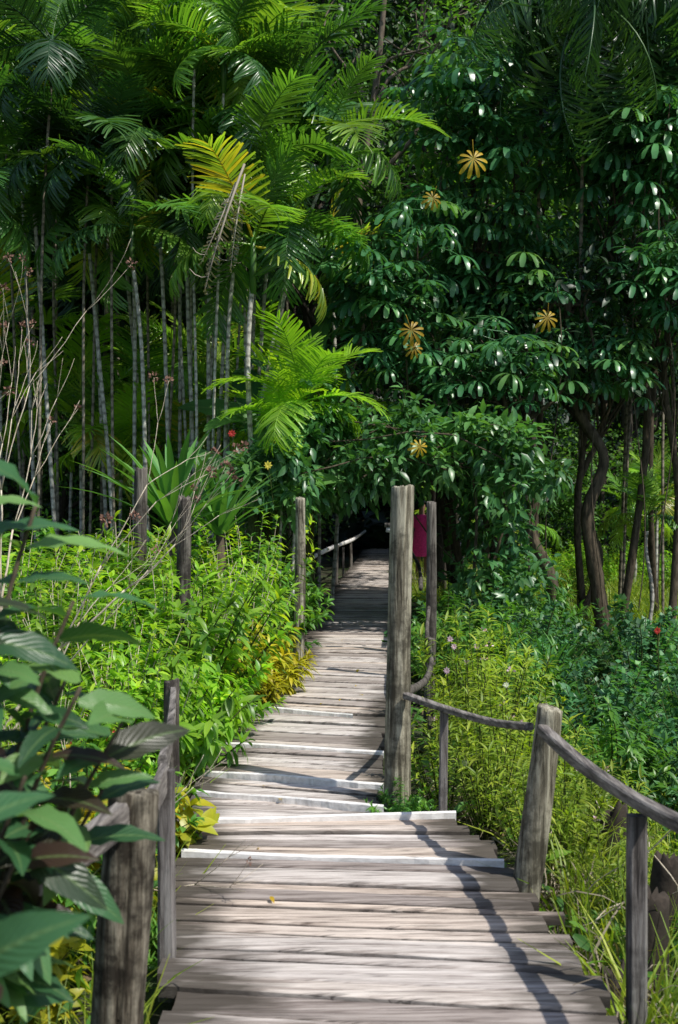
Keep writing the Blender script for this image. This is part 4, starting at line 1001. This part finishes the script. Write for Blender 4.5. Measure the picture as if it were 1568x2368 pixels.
glossy([(-.48, 1.45, 1.00), (-.55, 1.6, 1.15), (-.58, 1.7, .85)], (-.78, 1.5, -.4), gl, seed=8, per=10, ls=.18)

# ------------------------------------------------------------------ grasses and ground cover
def grass(name, xr_, yr_, n, ls, mat, label, seed, tpl=T_gr, mask=None, dz=0.):
    r = np.random.default_rng(seed); mb = MB()
    nt = n // 14; cx = r.uniform(*xr_, nt); cy = r.uniform(*yr_, nt)
    x = np.repeat(cx, 14) + r.normal(size=nt * 14) * .04; y = np.repeat(cy, 14) + r.normal(size=nt * 14) * .04
    if mask is not None:
        k = mask(x, y); x = x[k]; y = y[k]
    N = len(x); p = np.stack([x, y, gh(x, y) + dz], 1)
    d = r.normal(size=(N, 3)) * .45 + np.array([0, 0, 1.]); up = r.normal(size=(N, 3))
    place(mb, tpl, p, d, up, ls * r.uniform(.5, 1.3, N), r.random(N), 0)
    obj(name, mb.mesh(name, [mat]), kind='stuff', label=label, cat='grass')
def offdeck(x, y):
    xl = np.interp(y, LY, LX) - .06; xr = np.where(y < 5.95, np.interp(y, RYn, RXn), np.interp(y, RYf, RXf)) + .06
    return (x < xl) | (x > xr)
grass('grass', (1.0, 5.5), (3.4, 10), 24000, .45, M_grass, 'tall yellow-green grass beside the boardwalk', 1, mask=offdeck)
grass('dry_grass', (.6, 2.0), (3.4, 8), 2600, .45, M_dry, 'dry tangled grass and vines beside the deck', 2, tpl=T_grc, mask=offdeck)
grass('meadow_grass', (1.5, 9), (17, 32), 32000, .45, M_grass, 'sunlit grass in a forest clearing', 3, mask=offdeck)
grass('edge_grass', (-3, -.5), (2.4, 12), 9000, .35, M_grass, 'green grass along the planted edge', 4, mask=offdeck)
mb = MB(); N = 26000; r = np.random.default_rng(9)
x = r.uniform(-7, 7, N); y = r.uniform(2.5, 22, N); k = offdeck(x, y); x = x[k]; y = y[k]; N = len(x)
place(mb, T_leaf, np.stack([x, y, gh(x, y) + r.uniform(0, .22, N)], 1), nrm(r.normal(size=(N, 3)) * [1, 1, .4]), np.array([[0, 0, 1.]]) + .4 * r.normal(size=(N, 3)), r.uniform(.05, .14, N), r.random(N))
obj('ground_cover', mb.mesh('ground_cover', [M_mid]), kind='stuff', label='low leafy ground cover plants', cat='ground cover')
mb = MB(); N = 12000
x = r.uniform(-8, 8, N); y = r.uniform(2, 26, N); k = offdeck(x, y); x = x[k]; y = y[k]; N = len(x)
place(mb, T_dia2, np.stack([x, y, gh(x, y) + .02], 1), nrm(r.normal(size=(N, 3)) * [1, 1, .15]), np.array([[0, 0, 1.]]) + .3 * r.normal(size=(N, 3)), r.uniform(.05, .12, N), r.random(N))
obj('leaf_litter', mb.mesh('leaf_litter', [M_litter]), kind='stuff', label='fallen dry brown leaves on the soil', cat='leaf litter')
mb = MB(); r = np.random.default_rng(12)
for i in range(26):
    p = np.array([r.uniform(.85, 1.6), r.uniform(4.0, 6.2), 0]); p[2] = float(gh(p[0], p[1])) + .05
    pts = [p]
    for j in range(5): pts.append(pts[-1] + np.array([r.normal() * .10, r.normal() * .12, r.uniform(-.04, .14)]))
    tube(mb, spline(pts, 18), .0028, 4, 0, cap=False)
obj('tangled_vines', mb.mesh('tangled_vines', [M_bare]), kind='stuff', label='tangle of thin pale dry vines on the verge', cat='vine')
mb = MB()
n = 16; y = r.uniform(3.6, 16, n); x = np.array([np.interp(v, LY, LX) + .08 + r.random() ** 1.5 * .8 for v in y])
place(mb, T_leaf, np.stack([x, y, np.full(n, .016)], 1), nrm(r.normal(size=(n, 3)) * [1, 1, .02]), np.array([[0, 0, 1.]]) + .15 * r.normal(size=(n, 3)), r.uniform(.03, .07, n), r.random(n))
obj('fallen_leaves', mb.mesh('fallen_leaves', [M_yel]), kind='stuff', label='scattered fallen yellow leaves on the planks', cat='leaf litter')

# ------------------------------------------------------------------ people
M_skin = plain_mat('skin', (.22, .12, .075), .5); M_hair = plain_mat('dark_hair', (.012, .009, .008), .5)
M_mag = plain_mat('magenta_cloth', (.80, .04, .25), .8); M_navy = plain_mat('dark_cloth', (.03, .033, .05), .8)
def person(x, y, rz, cloth, label, dress=True):
    J = {'pelvis': (0, 0, .93), 'waist': (0, 0, 1.08), 'chest': (0, -.01, 1.28), 'neck': (0, 0, 1.45), 'headb': (0, -.01, 1.52), 'head': (0, -.01, 1.62), 'top': (0, 0, 1.69),
         'ls': (-.16, 0, 1.38), 'le': (-.22, .02, 1.10), 'lw': (-.20, -.10, .88), 'lh': (-.20, -.13, .80), 'rs': (.16, 0, 1.38), 're': (.23, .02, 1.10), 'rw': (.22, -.12, .90), 'rh': (.22, -.15, .83),
         'lhp': (-.09, 0, .88), 'lk': (-.10, -.02, .48), 'la': (-.10, .03, .09), 'lf': (-.11, -.12, .035), 'rhp': (.09, 0, .88), 'rk': (.11, -.05, .48), 'ra': (.12, -.02, .09), 'rf': (.13, -.17, .035)}
    Rr = {'pelvis': .13, 'waist': .11, 'chest': .13, 'neck': .05, 'headb': .07, 'head': .085, 'top': .05, 'ls': .055, 'le': .04, 'lw': .028, 'lh': .03, 'rs': .055, 're': .04, 'rw': .028, 'rh': .03, 'lhp': .085, 'lk': .055, 'la': .038, 'lf': .032, 'rhp': .085, 'rk': .055, 'ra': .038, 'rf': .032}
    E = [('pelvis', 'waist'), ('waist', 'chest'), ('chest', 'neck'), ('neck', 'headb'), ('headb', 'head'), ('head', 'top'), ('chest', 'ls'), ('ls', 'le'), ('le', 'lw'), ('lw', 'lh'), ('chest', 'rs'), ('rs', 're'), ('re', 'rw'), ('rw', 'rh'), ('pelvis', 'lhp'), ('lhp', 'lk'), ('lk', 'la'), ('la', 'lf'), ('pelvis', 'rhp'), ('rhp', 'rk'), ('rk', 'ra'), ('ra', 'rf')]
    ks = list(J); verts = [J[k_] for k_ in ks]; rads = [Rr[k_] for k_ in ks]; edges = [(ks.index(a), ks.index(b)) for a, b in E]
    for wr in ('lh', 'rh'):
        b = Vector(J[wr])
        for f in range(5):
            o1 = b + Vector(((f - 1.5) * .016, -.02, -.035 if f < 4 else -.0)); o2 = o1 + Vector((0, -.008 + (-.02 if f == 4 else 0), -.035 - .008 * (1.5 - abs(f - 1.5))))
            i0 = len(verts); verts += [tuple(o1), tuple(o2)]; rads += [.009, .007]; edges += [(ks.index(wr), i0), (i0, i0 + 1)]
    i0 = len(verts); verts.append((0, -.125, 1.60)); rads.append(.014); edges.append((ks.index('head'), i0))
    me = bpy.data.meshes.new('tmp'); me.from_pydata(verts, edges, [])
    to = bpy.data.objects.new('tmp', me); coll.objects.link(to)
    md = to.modifiers.new('s', 'SKIN'); 
    for i, v in enumerate(me.skin_vertices[0].data):
        v.radius = (rads[i], rads[i]); v.use_root = (i == 0)
    sb = to.modifiers.new('b', 'SUBSURF'); sb.levels = 2; sb.render_levels = 2
    dg = bpy.context.evaluated_depsgraph_get(); dg.update()
    bm = bpy.data.meshes.new_from_object(to.evaluated_get(dg)); bpy.data.objects.remove(to)
    bm.materials.clear(); bm.materials.append(M_skin)
    for p in bm.polygons: p.use_smooth = True
    bm.name = 'person_body'
    o = obj('person', bm, (x, y, .0), rotz=rz, label=label, cat='person', group='people on the boardwalk')
    c = MB()
    prof = [(1.42, .07, .06), (1.39, .17, .10), (1.28, .185, .135), (1.1, .15, .125), (.95, .18, .15), (.8, .2, .17), (.52, .25, .21)] if dress else [(1.42, .07, .06), (1.39, .17, .10), (1.28, .185, .135), (1.1, .16, .13), (.9, .18, .15), (.84, .18, .15)]
    V = []; ns = 20
    for (z, a, b) in prof:
        for j in range(ns):
            t = j / ns * 6.283; w = 1 + (.05 * math.sin(t * 7) if z < .9 else 0)
            V.append((a * math.cos(t) * w, b * math.sin(t) * w, z))
    Q = [(i * ns + j, i * ns + (j + 1) % ns, (i + 1) * ns + (j + 1) % ns, (i + 1) * ns + j) for i in range(len(prof) - 1) for j in range(ns)]
    c.add(V, Q)
    for s_ in (-1, 1): tube(c, [(s_ * .14, 0, 1.385), (s_ * .19, .01, 1.28), (s_ * .22, .02, 1.15)], [.07, .062, .058], 10, 0, cap=False)
    if not dress:
        for s_, kx in ((-1, -.10), (1, .11)): tube(c, [(s_ * .09, 0, .9), (kx, -.03, .48), (kx, .0, .12)], [.11, .08, .065], 12, 0, cap=False)
    obj('dress' if dress else 'clothes', c.mesh('clothing', [cloth]), parent=o)
    h = MB(); V = []; 
    for i in range(7):
        ph = i / 6 * 1.9
        for j in range(14):
            t = j / 14 * 6.283; back = .35 * max(0, math.sin(t))
            V.append((.098 * math.sin(ph) * math.cos(t), .012 + .108 * math.sin(ph) * math.sin(t), 1.63 + .105 * math.cos(ph * (.62 + back))))
    Q = [(i * 14 + j, i * 14 + (j + 1) % 14, (i + 1) * 14 + (j + 1) % 14, (i + 1) * 14 + j) for i in range(6) for j in range(14)]
    h.add(V, Q); obj('hair', h.mesh('hair', [M_hair]), parent=o)
person(1.78, 24.5, 2.6, M_mag, 'person in a magenta dress standing on the boardwalk')
person(2.6, 25.4, .6, M_navy, 'person in dark clothes standing on the boardwalk', False)

mb = MB(); box(mb, (0, 0, 0), (.10, .012, .06), 0, rot=Matrix.Rotation(.15, 3, 'Y')); box(mb, (0, .012, .055), (.13, .05, .05), 1); tube(mb, [(0, .03, -.9), (0, .03, 0)], .012, 6, 1)
obj('plant_label', mb.mesh('plant_label', [plain_mat('label_card', (.5, .5, .48)), M_postd]), loc=(.58, 12.8, 1.33), label='small blank pale card on a dark stake', cat='sign')

# ------------------------------------------------------------------ light, world, camera
el, az = R(55), R(125)
s = Vector((math.cos(el) * math.sin(az), math.cos(el) * math.cos(az), math.sin(el)))
sd = bpy.data.lights.new('sun', 'SUN'); sd.energy = 5.0; sd.angle = R(.6); sd.color = (1, .96, .88)
so = bpy.data.objects.new('sun', sd); link(so); so.rotation_euler = s.to_track_quat('Z', 'Y').to_euler(); so.location = (10, -5, 20)
w = bpy.data.worlds.new('World'); scene.world = w; w.use_nodes = True
nt = w.node_tree; bg = nt.nodes['Background']; sky = nt.nodes.new('ShaderNodeTexSky'); sky.sky_type = 'NISHITA'; sky.sun_disc = False
sky.sun_elevation = el; sky.sun_rotation = az; nt.links.new(sky.outputs[0], bg.inputs[0]); bg.inputs[1].default_value = .15

cam = bpy.data.cameras.new('Camera'); co = bpy.data.objects.new('Camera', cam); link(co); scene.camera = co
cam.sensor_fit = 'VERTICAL'; cam.sensor_height = 36; cam.sensor_width = 24; cam.lens = 40; cam.clip_end = 600
co.location = (0, 0, 1.6); co.rotation_euler = (R(90 - .3), 0, 0)
cam.dof.use_dof = True; cam.dof.focus_distance = 9; cam.dof.aperture_fstop = 4.5
scene.view_settings.view_transform = 'Standard'; scene.view_settings.look = 'None'; scene.view_settings.exposure = 0
